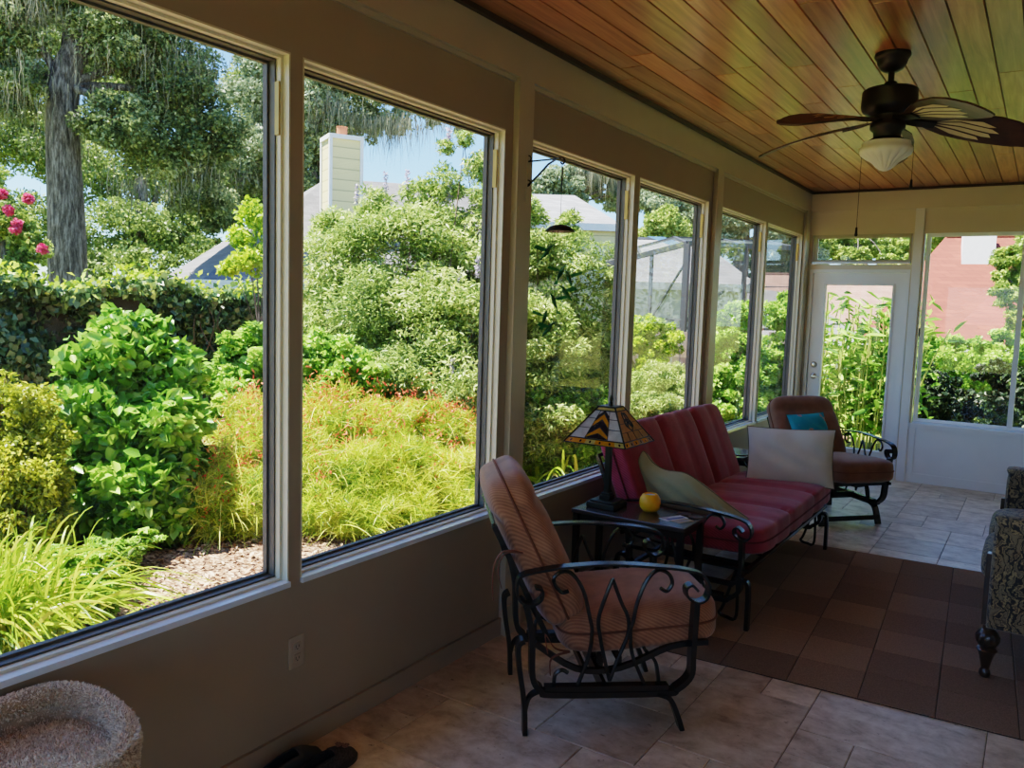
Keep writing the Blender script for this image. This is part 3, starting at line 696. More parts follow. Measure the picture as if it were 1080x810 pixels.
# ---- rug of carpet squares
def rugmat():
    T = NT('brown checked rug'); at = T.n('ShaderNodeAttribute', attribute_name='tint'); v = coords(T)
    nz = T.n('ShaderNodeTexNoise', Scale=180, Detail=2); T.l(v, nz.inputs['Vector'])
    r = ramp(T, at.outputs['Fac'], [(0, srgb(142, 118, 98)), (.5, srgb(158, 132, 110)), (1, srgb(176, 148, 122))])
    mx = T.n('ShaderNodeMix', data_type='RGBA', blend_type='MULTIPLY'); mx.inputs[0].default_value = .6; r2 = ramp(T, nz.outputs[0], [(.3, (.5, .5, .5)), (.7, (1, 1, 1))])
    T.l(r.outputs[0], mx.inputs[6]); T.l(r2.outputs[0], mx.inputs[7]); b = T.n('ShaderNodeBsdfPrincipled'); T.l(mx.outputs[2], b.inputs['Base Color']); b.inputs['Roughness'].default_value = .95; b.inputs['Specular IOR Level'].default_value = .1
    bp = T.n('ShaderNodeBump', Strength=.5, Distance=.004); T.l(nz.outputs[0], bp.inputs['Height']); T.l(bp.outputs[0], b.inputs['Normal']); T.l(b.outputs[0], T.out.inputs[0]); return T.m
rects = []
ex = [-.01, .11, .41, .70, .98, 1.27, 1.56, 1.86, 2.0]; ex = [-.75, -.45, -.16, .13, .42, .71, .995, 1.28, 1.45]
ry = [0, .29, .585, .875, 1.2, 1.53, 1.92, 2.28]
for a, b in zip(ex, ex[1:]):
    for c_, d_ in zip(ry, ry[1:]): rects.append((a, b, c_, d_))
rug = pieces('area_rug', rects, .007, rugmat(), simple('rug seam', srgb(48, 32, 28), .95), .004, depth=.004)
rug.data.transform(Matrix.Diagonal((1, 1, 1, 1))); del rug['kind']
for v_ in rug.data.vertices:
    if v_.co.z < 0: v_.co.z = .0005
rug.location = (1.448, 3.525, 0); rug.rotation_euler = (0, 0, R(3.2)); tag(rug, 'brown rug of checked carpet squares in front of the red sofa', 'rug')

# ---- tapestry loveseat at the right, facing the windows
def tapestry():
    T = NT('dark floral tapestry'); v = coords(T, 'Object', (1, 1, 1))
    n0 = T.n('ShaderNodeTexNoise', Scale=6, Detail=2); T.l(v, n0.inputs['Vector'])
    mv = T.n('ShaderNodeMix', data_type='RGBA', blend_type='LINEAR_LIGHT'); mv.inputs[0].default_value = .05; T.l(v, mv.inputs[6]); T.l(n0.outputs[1], mv.inputs[7])
    vo = T.n('ShaderNodeTexVoronoi', Scale=26, feature='SMOOTH_F1'); T.l(mv.outputs[2], vo.inputs['Vector'])
    wv = T.n('ShaderNodeTexWave', Scale=9, Distortion=14, Detail=4); wv.inputs['Detail Scale'].default_value = 2.2; T.l(mv.outputs[2], wv.inputs['Vector'])
    ad = T.n('ShaderNodeMath', operation='MULTIPLY'); T.l(vo.outputs[0], ad.inputs[0]); T.l(wv.outputs[1], ad.inputs[1])
    r = ramp(T, ad.outputs[0], [(.0, srgb(38, 32, 30)), (.10, srgb(62, 50, 40)), (.16, srgb(136, 114, 78)), (.26, srgb(160, 136, 96)), (.34, srgb(64, 50, 42)), (.5, srgb(128, 110, 82))])
    n3 = T.n('ShaderNodeTexNoise', Scale=260, Detail=1); T.l(v, n3.inputs['Vector'])
    b = T.n('ShaderNodeBsdfPrincipled'); T.l(r.outputs[0], b.inputs['Base Color']); b.inputs['Roughness'].default_value = .75; b.inputs['Sheen Weight'].default_value = .2
    bp = T.n('ShaderNodeBump', Strength=.3, Distance=.003); T.l(n3.outputs[0], bp.inputs['Height']); T.l(bp.outputs[0], b.inputs['Normal']); T.l(b.outputs[0], T.out.inputs[0]); return T.m
M['tap'] = tapestry(); M['mahog'] = simple('dark turned wood', (.05, .026, .016), .3, var=.3, scale=20, coat=.3)
ls = thing('loveseat', 'dark floral tapestry loveseat with turned wooden legs on the rug edge', 'loveseat', (2.36, 4.80, .007))
fx = -.365
MB().soft((.03, 0, .31), (.375, .73, .075), p=12, n=8).build('seat_base', M['tap'], ls, smooth=True)
for s in (-1, 1):
    y = s*.675
    ap = MB(); H = spline([(fx, .235), (fx, .60), (fx+.005, .70), (fx+.03, .745), (.02, .735), (.30, .75), (.40, .75), (.42, .235)], 4)
    prof = [(-.055, .0), (-.05, .012)]
    pts = [(p[0], p[1]) for p in H]
    V = []; F = []; n_ = len(pts); cx0 = .03; cz0 = .48
    for yy, sc in ((-.075, .965), (-.06, .992), (-.03, 1.0), (.03, 1.0), (.06, .992), (.075, .965)):
        V += [(cx0+(p[0]-cx0)*sc, y+yy, cz0+(p[1]-cz0)*sc) for p in pts]
    for r_ in range(5): F += [(r_*n_+q, r_*n_+(q+1) % n_, (r_+1)*n_+(q+1) % n_, (r_+1)*n_+q) for q in range(n_)]
    F += [tuple(range(n_))[::-1], tuple(5*n_+q for q in range(n_))]
    ap.add(V, F).build('armrest', M['tap'], ls, smooth=True)
    MB().bar([(fx-.008, y-s*-.0, .235), (fx-.010, y, .40), (fx-.008, y, .56)], .05, .022, (0, 1, 0)).build('arm_post', M['mahog'], ls, bevel=.004)
    cushion(MB(), (0, 0, 0), (.33, .296, .075), Ry(0)).build('seat_cushion', M['tap'], ls, smooth=True, loc=(-.085, s*.2985, .46))
    cushion(MB(), (0, 0, 0), (.26, .296, .09), Ry(-R(72))).build('back_cushion', M['tap'], ls, smooth=True, loc=(.27, s*.2985, .76))
MB().soft((.39, 0, .62), (.07, .745, .40), p=8, n=8).build('back', M['tap'], ls, smooth=True)
for x_ in (fx+.012, .38):
    for y_ in (-.70, .70):
        MB().lathe([(.012, 0), (.02, .004), (.024, .018), (.021, .034), (.016, .042), (.018, .05), (.026, .09), (.034, .115), (.043, .128), (.036, .138), (.026, .142), (.036, .15), (.045, .168), (.046, .19), (.036, .212), (.024, .222), (.024, .24)], (x_, y_, .0), 28,
                   flute=lambda a, i: (.06*math.cos(14*a) if 11 <= i <= 14 else 0)).build('leg', M['mahog'], ls, smooth=True)

# ---- ceiling fan
fan = thing('ceiling_fan', 'dark bronze ceiling fan with wing shaped blades and a frosted bowl light', 'ceiling fan', (1.414, 4.25, ZC))
M['fan'] = simple('oil rubbed bronze', (.022, .014, .011), .38, metal=.4, var=.25)
M['blade'] = simple('dark walnut blade', (.075, .032, .017), .42, var=.35, scale=14)
M['inlay'] = simple('cream blade inlay', srgb(236, 222, 178), .45, var=.12, scale=9)
MB().lathe([(.078, 0), (.08, -.012), (.074, -.022), (.068, -.03), (.064, -.05), (.05, -.072), (.03, -.083), (.02, -.086)], seg=32).build('canopy', M['fan'], fan, smooth=True)
MB().lathe([(.014, -.08), (.014, -.125), (.026, -.13), (.032, -.145), (.032, -.165)], seg=20).build('downrod', M['fan'], fan, smooth=True)
MB().lathe([(.04, -.155), (.11, -.163), (.122, -.172), (.124, -.24), (.118, -.262), (.10, -.275), (.075, -.285), (.07, -.31), (.078, -.325), (.078, -.345), (.062, -.36), (.06, -.385), (.085, -.40), (.09, -.41)], seg=40).build('motor_housing', M['fan'], fan, smooth=True)
def bowlmat():
    T = NT('frosted alabaster glass'); b = T.n('ShaderNodeBsdfPrincipled'); b.inputs['Base Color'].default_value = rgba((.88, .86, .78)); b.inputs['Roughness'].default_value = .35
    b.inputs['Subsurface Weight'].default_value = .4; b.inputs['Subsurface Radius'].default_value = (.05, .05, .04); T.l(b.outputs[0], T.out.inputs[0]); return T.m
MB().lathe([(.088, -.402), (.106, -.408), (.108, -.428), (.117, -.436), (.118, -.45), (.108, -.466), (.09, -.48), (.07, -.492), (.054, -.505), (.042, -.52), (.026, -.533), (.01, -.54), (.001, -.541)], seg=96, flute=lambda a, i: (.10*abs(math.sin(8*a))**.7-.06 if 4 < i < 11 else 0)).build('light_bowl', bowlmat(), fan, smooth=True)
for az in (240, 168, 96, 24, 312):
    A = Matrix.Rotation(R(az), 4, 'Z') @ Matrix.Translation((0, 0, -.30)) @ Matrix.Rotation(R(5), 4, 'Y') @ Matrix.Rotation(R(-17), 4, 'X')
    def bl(r, w): return r, w
    out = [(.10, .022), (.15, .03), (.20, .06), (.27, .095), (.36, .118), (.46, .124), (.54, .112), (.585, .10), (.61, .085), (.635, .075), (.655, .045), (.667, .0)]
    lead = [(r_, w_) for r_, w_ in out]; trail = [(r_, -w_*.82*(1+.06*math.sin(r_*60))) for r_, w_ in out]
    ring_ = lead + trail[::-1][1:]
    n_ = len(ring_); V = [A @ Vector((x_, y_, .004-.35*max(0, x_-.3)**2)) for x_, y_ in ring_]+[A @ Vector((x_, y_, -.004-.35*max(0, x_-.3)**2)) for x_, y_ in ring_]
    mb = MB(); k2 = len(out)
    F = []
    for q in range(k2-1):
        a, b, c_, d_ = q, q+1, n_-1-q-1+0, n_-1-q
        if q+1 == k2-1: F += [(a, b, d_), (n_+d_, n_+b, n_+a)]
        else: F += [(a, b, c_, d_), (n_+d_, n_+c_, n_+b, n_+a)]
    F += [(q, (q+1) % n_, n_+(q+1) % n_, n_+q)[::-1] for q in range(n_)]
    bo = mb.add(V, F).build('blade', M['blade'], fan)
    # cream cells between the veins of the wing, on the underside and on the top
    cells = [[(.20, .012), (.30, .072), (.38, .095), (.44, .098), (.42, .074), (.30, .038)], [(.21, .0), (.31, .03), (.44, .066), (.48, .062), (.46, .036), (.32, .008)], [(.21, -.012), (.32, -.001), (.46, .026), (.50, .018), (.46, -.006), (.31, -.03)], [(.21, -.022), (.31, -.04), (.44, -.016), (.47, -.026), (.40, -.055), (.28, -.05)]]
    mb = MB()
    for cl in cells:
        for zz in (-.0055, .0055):
            mb.poly([A @ Vector((x_, y_, zz-.35*max(0, x_-.3)**2)) for x_, y_ in cl])
    mb.build('blade_inlay', M['inlay'], bo)
    br = MB().bar([A @ Vector((.065, 0, .0)), A @ Vector((.13, 0, -.008)), A @ Vector((.21, 0, -.010))], .05, .008, A.to_3x3() @ Vector((0, 1, 0)))
    br.build('blade_bracket', M['fan'], bo)
for (dx, dy, zt_, zb_, n_) in ((-.107, 0, -.40, -.80, 'pull_chain'), (.120, 0, -.42, -.585, 'pull_chain')):
    pth = [(dx*.5, dy, zt_+.01), (dx*.95, dy, zt_+.005), (dx, dy, zt_-.02), (dx*1.0, dy, zb_)]
    pc = MB().tube(pth, .0012, 5).build(n_, M['fan'], fan)
    MB().lathe([(.001, .0), (.005, -.004), (.006, -.03), (.008, -.036), (.007, -.044), (.001, -.046)], (dx, dy, zb_), 10).build('fob', M['fan'], pc, smooth=True)

# ---- bracket and hummingbird wind spinner on the window post
bk = thing('plant_bracket', 'black wrought bracket on a pale plate on the window post', 'bracket', (.032, 3.26, 2.27))
MB().box(0, .004, -.014, .014, -.19, .03).build('mounting_plate', M['trimpaint'], bk, bevel=.002)
b_ = MB().bar([(.003, 0, .0), (.17, 0, .002)], .010, .006, (0, 1, 0)).bar([(.003, 0, -.11), (.06, 0, -.065), (.11, 0, -.02), (.15, 0, 0)], .010, .006, (0, 1, 0))
b_.tube(spline([(.165, 0, .003), (.185, 0, .006), (.197, 0, -.01), (.187, 0, -.024), (.176, 0, -.016)], 5), .004, 6)
b_.tube([(.004+.014*math.cos(a), -.004, .012+.014*math.sin(a)) for a in np.linspace(0, 2*PI, 14)], .0028, 5).tube([(.004+.014*math.cos(a), -.004, -.10+.014*math.sin(a)) for a in np.linspace(0, 2*PI, 14)], .0028, 5)
b_.build('arm', M['iron'], bk, smooth=True)
wc = thing('wind_spinner', 'hanging spinner of green hummingbirds below a black dome', 'wind chime', (.216, 3.26, 2.245))
MB().tube([(0, 0, 0), (.002, 0, -.15), (0, 0, -.29)], .0012, 5).tube([(0, 0, -.01), (.004, 0, -.02), (0, 0, -.12)], .004, 5).build('cord', M['black'], wc)
MB().lathe([(.002, -.272), (.03, -.274), (.052, -.283), (.066, -.297), (.07, -.303), (.066, -.303), (.05, -.294), (.002, -.29)], seg=28).build('dome', M['black'], wc, smooth=True)
hm = NT('translucent green plastic'); hb_ = hm.n('ShaderNodeBsdfPrincipled'); hb_.inputs['Base Color'].default_value = rgba((.02, .12, .04)); hb_.inputs['Roughness'].default_value = .3
ht_ = hm.n('ShaderNodeBsdfTranslucent', Color=rgba((.03, .28, .07))); hx = hm.n('ShaderNodeMixShader', Fac=.45); hm.l(hb_.outputs[0], hx.inputs[1]); hm.l(ht_.outputs[0], hx.inputs[2]); hm.l(hx.outputs[0], hm.out.inputs[0]); M['bird'] = hm.m
for (dx, dy, dz, rz) in ((-.062, -.01, -.40, .3), (-.012, .045, -.49, 1.5), (.045, .02, -.515, 2.6), (.062, -.03, -.585, 3.6), (.012, -.05, -.625, 4.7), (-.048, -.03, -.70, 5.6), (-.086+.03, .02, -.755, .6)):
    A = Matrix.Translation((dx, dy, dz)) @ Matrix.Rotation(rz, 4, 'Z') @ Matrix.Rotation(R(-35), 4, 'Y') @ Matrix.Scale(.92, 4)
    mb = MB(); bd = MB().sweep([(-.045, 0, -.012), (-.02, 0, -.004), (0, 0, 0), (.016, 0, .006), (.026, 0, .012), (.034, 0, .013), (.056, 0, .012)], [(.012*math.cos(2*PI*i/8), .012*math.sin(2*PI*i/8)) for i in range(8)], taper=[.25, .6, .95, .8, .62, .45, .08])
    bd.poly([(-.04, 0, -.01), (-.07, -.014, -.022), (-.074, .014, -.022)])
    for s in (-1, 1): bd.poly([(.01, s*.006, .008), (-.014, s*.012, .02), (-.034, s*.045, .05), (-.012, s*.05, .052), (.012, s*.02, .02)])
    bd.v = [tuple(A @ Vector(p)) for p in bd.v]; bd.build('hummingbird', M['bird'], wc, smooth=True)
    MB().tube([(dx*.55, dy*.55, -.295), (dx, dy, dz)], .0007, 4).build('thread', M['black'], wc)

# ---- carpeted cat perch by the window
M['carpet'] = simple('beige plush carpet', srgb(196, 176, 156), .98, var=.2, scale=30, bump=.6, bscale=300, spec=.1)
ct = thing('cat_tree_perch', 'beige carpeted cat tree perch with a raised rim by the window', 'cat tree', (.235, .84, .018))
outl = [(.045, .60), (.04, .80), (.045, .96), (.065, 1.04), (.15, 1.085), (.28, 1.08), (.375, 1.035), (.41, .96), (.40, .91), (.345, .865), (.315, .81), (.335, .74), (.40, .68), (.42, .60), (.36, .52), (.2, .48), (.08, .52)]
ol = spline(outl, 5, True); n_ = len(ol); cx0, cy0 = .23, .84
rz_ = lambda p: .596-.05*(p[0]/.42)-.055*math.exp(-(((p[0]-.33)**2+(p[1]-.82)**2)/.012))
path = [(p[0]-cx0, p[1]-cy0, rz_(p)-.038) for p in ol]
MB().sweep(path, [(.030*math.cos(2*PI*i/12), .040*math.sin(2*PI*i/12)) for i in range(12)], closed=True, up=(0, 0, 1)).v
rim = MB()
for i, p in enumerate(path): pass
prof = [(.028*math.cos(2*PI*i/12), .028*math.sin(2*PI*i/12)) for i in range(12)]
rim.sweep(path, prof, closed=True, up=(0, 0, 1))
lo = MB(); ring0 = [(p[0], p[1], .47) for p in path]
for q in range(n_):
    pass
V = []; F = []
for z_, sc in ((.44, .97), (.455, 1.09), (.54, 1.09), (.545, .90), (.495, .90)):
    V += [(p[0]*sc, p[1]*sc, min(z_, path[q][2]+.0) if z_ > .5 else z_) for q, p in enumerate(path)]
for r_ in range(4): F += [(r_*n_+q, r_*n_+(q+1) % n_, (r_+1)*n_+(q+1) % n_, (r_+1)*n_+q) for q in range(n_)]
F += [tuple(range(n_))[::-1], tuple(4*n_+q for q in range(n_))]
rim_o = rim.build('padded_rim', M['carpet'], ct, smooth=True)
lo.add(V, F).build('platform', M['carpet'], ct, smooth=True)
MB().lathe([(.055, .02), (.055, .445)], seg=24).build('post', M['carpet'], ct, smooth=True)
MB().soft((0, 0, .002), (.20, .24, .02), p=8, n=6).build('base', M['carpet'], ct, smooth=True)
# plush pile: short tufts over rim, platform and skirt
tp, tn = [], []
for _ in range(40000):
    q = random.randrange(n_); p = Vector(path[q]).lerp(Vector(path[(q+1) % n_]), random.random()); t = Vector(path[(q+1) % n_])-Vector(path[q]); s_ = Vector((0, 0, 1)).cross(t).normalized()
    c_ = random.random()
    if c_ < .48:
        a = random.uniform(-.9, PI+.9); nn = s_*math.cos(a)+Vector((0, 0, 1))*math.sin(a); tp.append(p+nn*.027); tn.append(nn)
    elif c_ < .66:
        z_ = random.uniform(.455, .55); o_ = Vector((p.x, p.y, 0)).normalized(); tp.append(Vector((p.x*1.09, p.y*1.09, z_))); tn.append(o_)
    else:
        u_ = math.sqrt(random.random())*.97; tp.append(Vector((p.x*u_, p.y*u_, .495+max(0, u_-.86)*.6))); tn.append(Vector((-.6*(u_ > .86)*p.x*4, -.6*(u_ > .86)*p.y*4, 1)))
tp = np.array(tp); tn = np.array(tn)+RNG.normal(size=(len(tp), 3))*.45; tn = unit(tn); sdv = unit(np.cross(tn, RNG.normal(size=tn.shape)))
L_ = RNG.uniform(.005, .009, (len(tp), 1)); w_ = .0016
V = np.stack([tp-sdv*w_, tp+sdv*w_, tp+tn*L_+sdv*w_*.6, tp+tn*L_-sdv*w_*.6], 1).reshape(-1, 3)
pile_mat = leafmat('beige carpet yarn', [(0, srgb(206, 188, 168)), (.5, srgb(238, 222, 204)), (1, srgb(252, 242, 228))], trans=.15, rough=.95, spec=.1)
po = qmesh('carpet_pile', V, np.arange(len(V)).reshape(-1, 4), np.repeat(RNG.uniform(0, 1, len(tp)), 4), pile_mat, ct); po['kind'] = 'stuff'

# ---- a pair of slippers by the wall
def shoe(name, label, loc, rz, upm, solem, trim=None, flower=None):
    t = thing(name, label, 'shoe', loc, rz)
    outl_ = spline([(-.12, -.02), (-.10, -.033), (-.04, -.032), (.03, -.042), (.08, -.040), (.115, -.022), (.122, .004), (.105, .026), (.06, .036), (0, .030), (-.06, .030), (-.105, .028), (-.122, .005)], 4, True)
    n2 = len(outl_); V = [(p[0], p[1], 0) for p in outl_]+[(p[0]*1.01, p[1]*1.02, .016) for p in outl_]
    F = [(q, (q+1) % n2, n2+(q+1) % n2, n2+q) for q in range(n2)]+[tuple(range(n2))[::-1], tuple(n2+q for q in range(n2))]
    MB().add(V, F).build('sole', solem, t, smooth=True)
    # upper: a shell over the toes, open at the heel
    V = []; F = []; nx_, na = 14, 12
    for i in range(nx_+1):
        u = i/nx_; x_ = -.10+.222*u
        hw_ = .036*(1-.25*max(0, .3-u))*(max(1-max(0, (u-.72)/.285)**2, 0.0))**.5+.002; hh = (.036+.024*math.sin(min(1, u*1.15)*PI)) if u < .87 else .036
        hh *= (1-max(0, (u-.6)/.42)**2.2)**.5 if u < 1 else .1
        opn = max(0, .5-u)*1.7
        for j in range(na+1):
            a = PI*j/na; a2 = a
            zz = hh*math.sin(a)**.8
            if opn > 0: zz = min(zz, .046+.01*(.5-u)); 
            V.append((x_, hw_*math.cos(a)-.003, .014+zz))
    for i in range(nx_):
        for j in range(na):
            u = (i+.5)/nx_
            if u < .52 and 3 <= j <= na-4: continue
            F.append((i*(na+1)+j, i*(na+1)+j+1, (i+1)*(na+1)+j+1, (i+1)*(na+1)+j))
    uo = MB().add(V, F).build('upper', upm, t, smooth=True); sol = uo.modifiers.new('s', 'SOLIDIFY'); sol.thickness = .004
    MB().soft((-.02, -.002, .018), (.095, .027, .003), p=3, n=6).build('insole', M['black'], t, smooth=True)
    if flower:
        fl = MB()
        for (x_, y_, z_) in ((.055, .012, .066), (.065, -.014, .062), (.085, .002, .053), (.045, -.002, .070), (.078, .02, .05)):
            for k_ in range(5):
                a = 2*PI*k_/5; fl.soft((x_+.006*math.cos(a), y_+.006*math.sin(a), z_), (.005, .005, .002), p=2, n=3)
        fl.build('flower_print', flower, t, smooth=True)
    return t
shoe('slip_on_shoe', 'plain charcoal slip-on shoe closest to the wall', (.085, 1.80, 0), R(90-4), simple('charcoal nubuck', (.035, .037, .042), .7, bump=.2), M['black'])
shoe('slip_on_shoe', 'dark knit shoe with small pink flowers on the toe', (.185, 1.87, 0), R(90-4), simple('dark knit', (.045, .036, .036), .85, var=.8, scale=160, bump=.5, bscale=300), M['black'], flower=simple('dusty pink', (.22, .14, .13), .8))
# ================================================================ OUTSIDE
G0 = -.15
def pg(u, v, d, z=G0):
    q = P(u, v, d); return np.array([q[0], q[1], z])
# ground
def groundmat():
    T = NT('lawn'); v = coords(T); n = T.n('ShaderNodeTexNoise', Scale=3, Detail=8, Roughness=.7); T.l(v, n.inputs['Vector'])
    r = ramp(T, n.outputs[0], [(.3, srgb(84, 92, 40)), (.55, srgb(128, 134, 62)), (.75, srgb(166, 168, 88))]); b = T.n('ShaderNodeBsdfPrincipled'); b.inputs['Roughness'].default_value = .9
    n2 = T.n('ShaderNodeTexNoise', Scale=60, Detail=4); T.l(v, n2.inputs['Vector']); bp = T.n('ShaderNodeBump', Strength=.8, Distance=.03); T.l(n2.outputs[0], bp.inputs['Height']); T.l(bp.outputs[0], b.inputs['Normal'])
    T.l(r.outputs[0], b.inputs['Base Color']); T.l(b.outputs[0], T.out.inputs[0]); return T.m
struct('ground', MB().box(-90, 60, -50, 95, -.5, G0-.012), groundmat())
def mulchmat():
    T = NT('bark mulch'); v = coords(T); vo = T.n('ShaderNodeTexVoronoi', Scale=34); mp = T.n('ShaderNodeMapping'); mp.inputs['Scale'].default_value = (1, 1.7, 1); mp.inputs['Rotation'].default_value = (0, 0, .6); T.l(v, mp.inputs[0]); T.l(mp.outputs[0], vo.inputs['Vector'])
    sp = T.n('ShaderNodeSeparateColor'); T.l(vo.outputs['Color'], sp.inputs[0])
    r = ramp(T, sp.outputs[0], [(0, srgb(84, 58, 44)), (.4, srgb(140, 104, 82)), (.7, srgb(186, 150, 124)), (1, srgb(216, 188, 162))])
    b = T.n('ShaderNodeBsdfPrincipled'); b.inputs['Roughness'].default_value = .9; T.l(r.outputs[0], b.inputs['Base Color'])
    bp = T.n('ShaderNodeBump', Strength=1, Distance=.03); T.l(vo.outputs[0], bp.inputs['Height']); T.l(bp.outputs[0], b.inputs['Normal']); T.l(b.outputs[0], T.out.inputs[0]); return T.m
struct('mulch_bed_ground', MB().box(-7.3, -.11, -2, 12.5, -.3, G0), mulchmat())
n = 9000
pos = np.stack([RNG.uniform(-3.6, -.5, n), RNG.uniform(1.2, 6.5, n), RNG.uniform(G0+.004, G0+.03, n)], 1)
chips = leaves('mulch_chips', pos, .055, .38, leafmat('bark chip', [(0, srgb(96, 66, 50)), (.4, srgb(150, 112, 88)), (.75, srgb(196, 160, 132)), (1, srgb(228, 200, 172))], trans=0, rough=.85), None, RNG.uniform(0, 1, n), up=2.2, fold=.05)
tag(chips, 'brown bark mulch chips covering the bed outside the first windows', 'mulch', kind='stuff')
def barkmat():
    T = NT('furrowed grey bark'); v = coords(T, 'Object', (1, 1, .18)); n1 = T.n('ShaderNodeTexNoise', Scale=22, Detail=8, Roughness=.75); T.l(v, n1.inputs['Vector'])
    r = ramp(T, n1.outputs[0], [(.38, srgb(48, 44, 40)), (.5, srgb(112, 104, 96)), (.62, srgb(176, 170, 160))]); b = T.n('ShaderNodeBsdfPrincipled'); b.inputs['Roughness'].default_value = .95
    T.l(r.outputs[0], b.inputs['Base Color']); bp = T.n('ShaderNodeBump', Strength=1, Distance=.12); T.l(n1.outputs[0], bp.inputs['Height']); T.l(bp.outputs[0], b.inputs['Normal']); T.l(b.outputs[0], T.out.inputs[0]); return T.m
M['bark'] = barkmat()
M['twig'] = simple('brown twig', srgb(86, 70, 52), .9, var=.2)
M['gstem'] = simple('green stem', srgb(86, 104, 48), .8, var=.2)
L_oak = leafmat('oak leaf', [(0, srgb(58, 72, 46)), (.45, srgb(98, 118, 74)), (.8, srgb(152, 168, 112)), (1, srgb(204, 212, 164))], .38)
L_oak2 = leafmat('yellow green oak leaf', [(0, srgb(84, 108, 46)), (.5, srgb(136, 164, 76)), (1, srgb(206, 218, 130))], .4)  # paler, yellower tones than the plain oak leaf
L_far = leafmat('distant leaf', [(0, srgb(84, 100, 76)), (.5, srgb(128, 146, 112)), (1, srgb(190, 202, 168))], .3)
L_ging = leafmat('ginger leaf', [(0, srgb(60, 104, 30)), (.5, srgb(112, 162, 58)), (1, srgb(184, 214, 108))], .4)
L_shade = leafmat('shade painted leaf', [(0, srgb(18, 30, 16)), (.5, srgb(34, 52, 28)), (.9, srgb(62, 84, 46)), (1, srgb(120, 146, 70))], .2)  # leaf colour darkened to stand for the shade low outside the right window
L_mid = leafmat('mid oak leaf', [(0, srgb(58, 78, 38)), (.5, srgb(100, 126, 62)), (.85, srgb(150, 172, 92)), (1, srgb(196, 208, 130))], .35)
L_lime = leafmat('lime leaf', [(0, srgb(92, 128, 22)), (.5, srgb(146, 184, 44)), (1, srgb(206, 226, 92))], .45)
L_bright = leafmat('bright green leaf', [(0, srgb(78, 122, 34)), (.5, srgb(132, 182, 68)), (1, srgb(196, 226, 122))], .42)
L_hyd = leafmat('broad glossy leaf', [(0, srgb(60, 108, 28)), (.5, srgb(112, 168, 56)), (1, srgb(180, 214, 104))], .35, rough=.32, spec=.5)
L_ivy = leafmat('ivy leaf', [(0, srgb(38, 60, 34)), (.5, srgb(66, 96, 54)), (.85, srgb(116, 144, 90)), (1, srgb(180, 200, 100))], .25, rough=.3, spec=.5)
L_fire = leafmat('firecracker thread leaf', [(0, srgb(66, 108, 34)), (.35, srgb(136, 170, 52)), (.72, srgb(206, 218, 88)), (1, srgb(242, 240, 146))], .42)
L_vit = leafmat('grey green leaf', [(0, srgb(76, 106, 48)), (.45, srgb(138, 166, 84)), (.8, srgb(190, 210, 124)), (1, srgb(228, 236, 176))], .35)
L_yel = leafmat('yellow green leaf', [(0, srgb(84, 104, 22)), (.5, srgb(140, 156, 40)), (1, srgb(208, 208, 84))], .35)
L_lily = leafmat('strap leaf', [(0, srgb(84, 124, 24)), (.5, srgb(140, 176, 50)), (.85, srgb(190, 206, 84)), (1, srgb(222, 212, 110))], .4, rough=.35)
L_red = leafmat('red flower', [(0, srgb(212, 66, 48)), (.5, srgb(226, 104, 74)), (1, srgb(238, 150, 108))], .3)
L_pink = leafmat('pink flower', [(0, srgb(204, 36, 88)), (1, srgb(236, 110, 140))], .3)
L_lav = leafmat('lavender flower', [(0, srgb(150, 140, 168)), (1, srgb(206, 200, 214))], .3)
L_moss = leafmat('spanish moss', [(0, srgb(86, 88, 74)), (.5, srgb(118, 120, 102)), (1, srgb(158, 158, 138))], .3, rough=.95, spec=.05)

def strips(name, pts, mat, parent, tint, w0):
    """ribbons: pts (n, k, 3) along each strand, width tapering to a point"""
    n, k, _ = pts.shape; t = np.gradient(pts, axis=1); sd = unit(np.cross(t, RNG.normal(size=(n, 1, 3)))); w = w0*np.linspace(1, .12, k)[None, :, None]*RNG.uniform(.6, 1.2, (n, 1, 1))
    V = np.stack([pts-sd*w, pts+sd*w], 2).reshape(n, k*2, 3); b = np.arange(n)[:, None, None]*k*2
    i = np.arange(k-1)[None, :, None]*2; F = (b+i+np.array([0, 1, 3, 2])).reshape(-1, 4)
    return qmesh(name, V.reshape(-1, 3), F, np.repeat(tint, k*2), mat, parent)
def moss(parent, anchors, lens, per=90, w=.02, spread=.42):
    P0, Ls = [], []
    for a, L in zip(anchors, lens):
        q = np.asarray(a)+RNG.normal(size=(per, 3))*np.array([spread, spread, .1]); P0.append(q); Ls.append(L*RNG.uniform(.2, .95, per))
    P0 = np.concatenate(P0); Ls = np.concatenate(Ls); n = len(P0); k = 6
    s = np.linspace(0, 1, k)[None, :, None]; drift = RNG.normal(size=(n, 1, 3))*.12; drift[:, :, 2] = 0
    pts = P0[:, None, :]+np.array([0, 0, -1])*Ls[:, None, None]*s+drift*s*Ls[:, None, None]+RNG.normal(size=(n, k, 3))*.012*np.array([1, 1, 0])
    o = strips('spanish_moss', pts, L_moss, parent, RNG.uniform(0, 1, n), w); o['kind'] = 'stuff'; return o
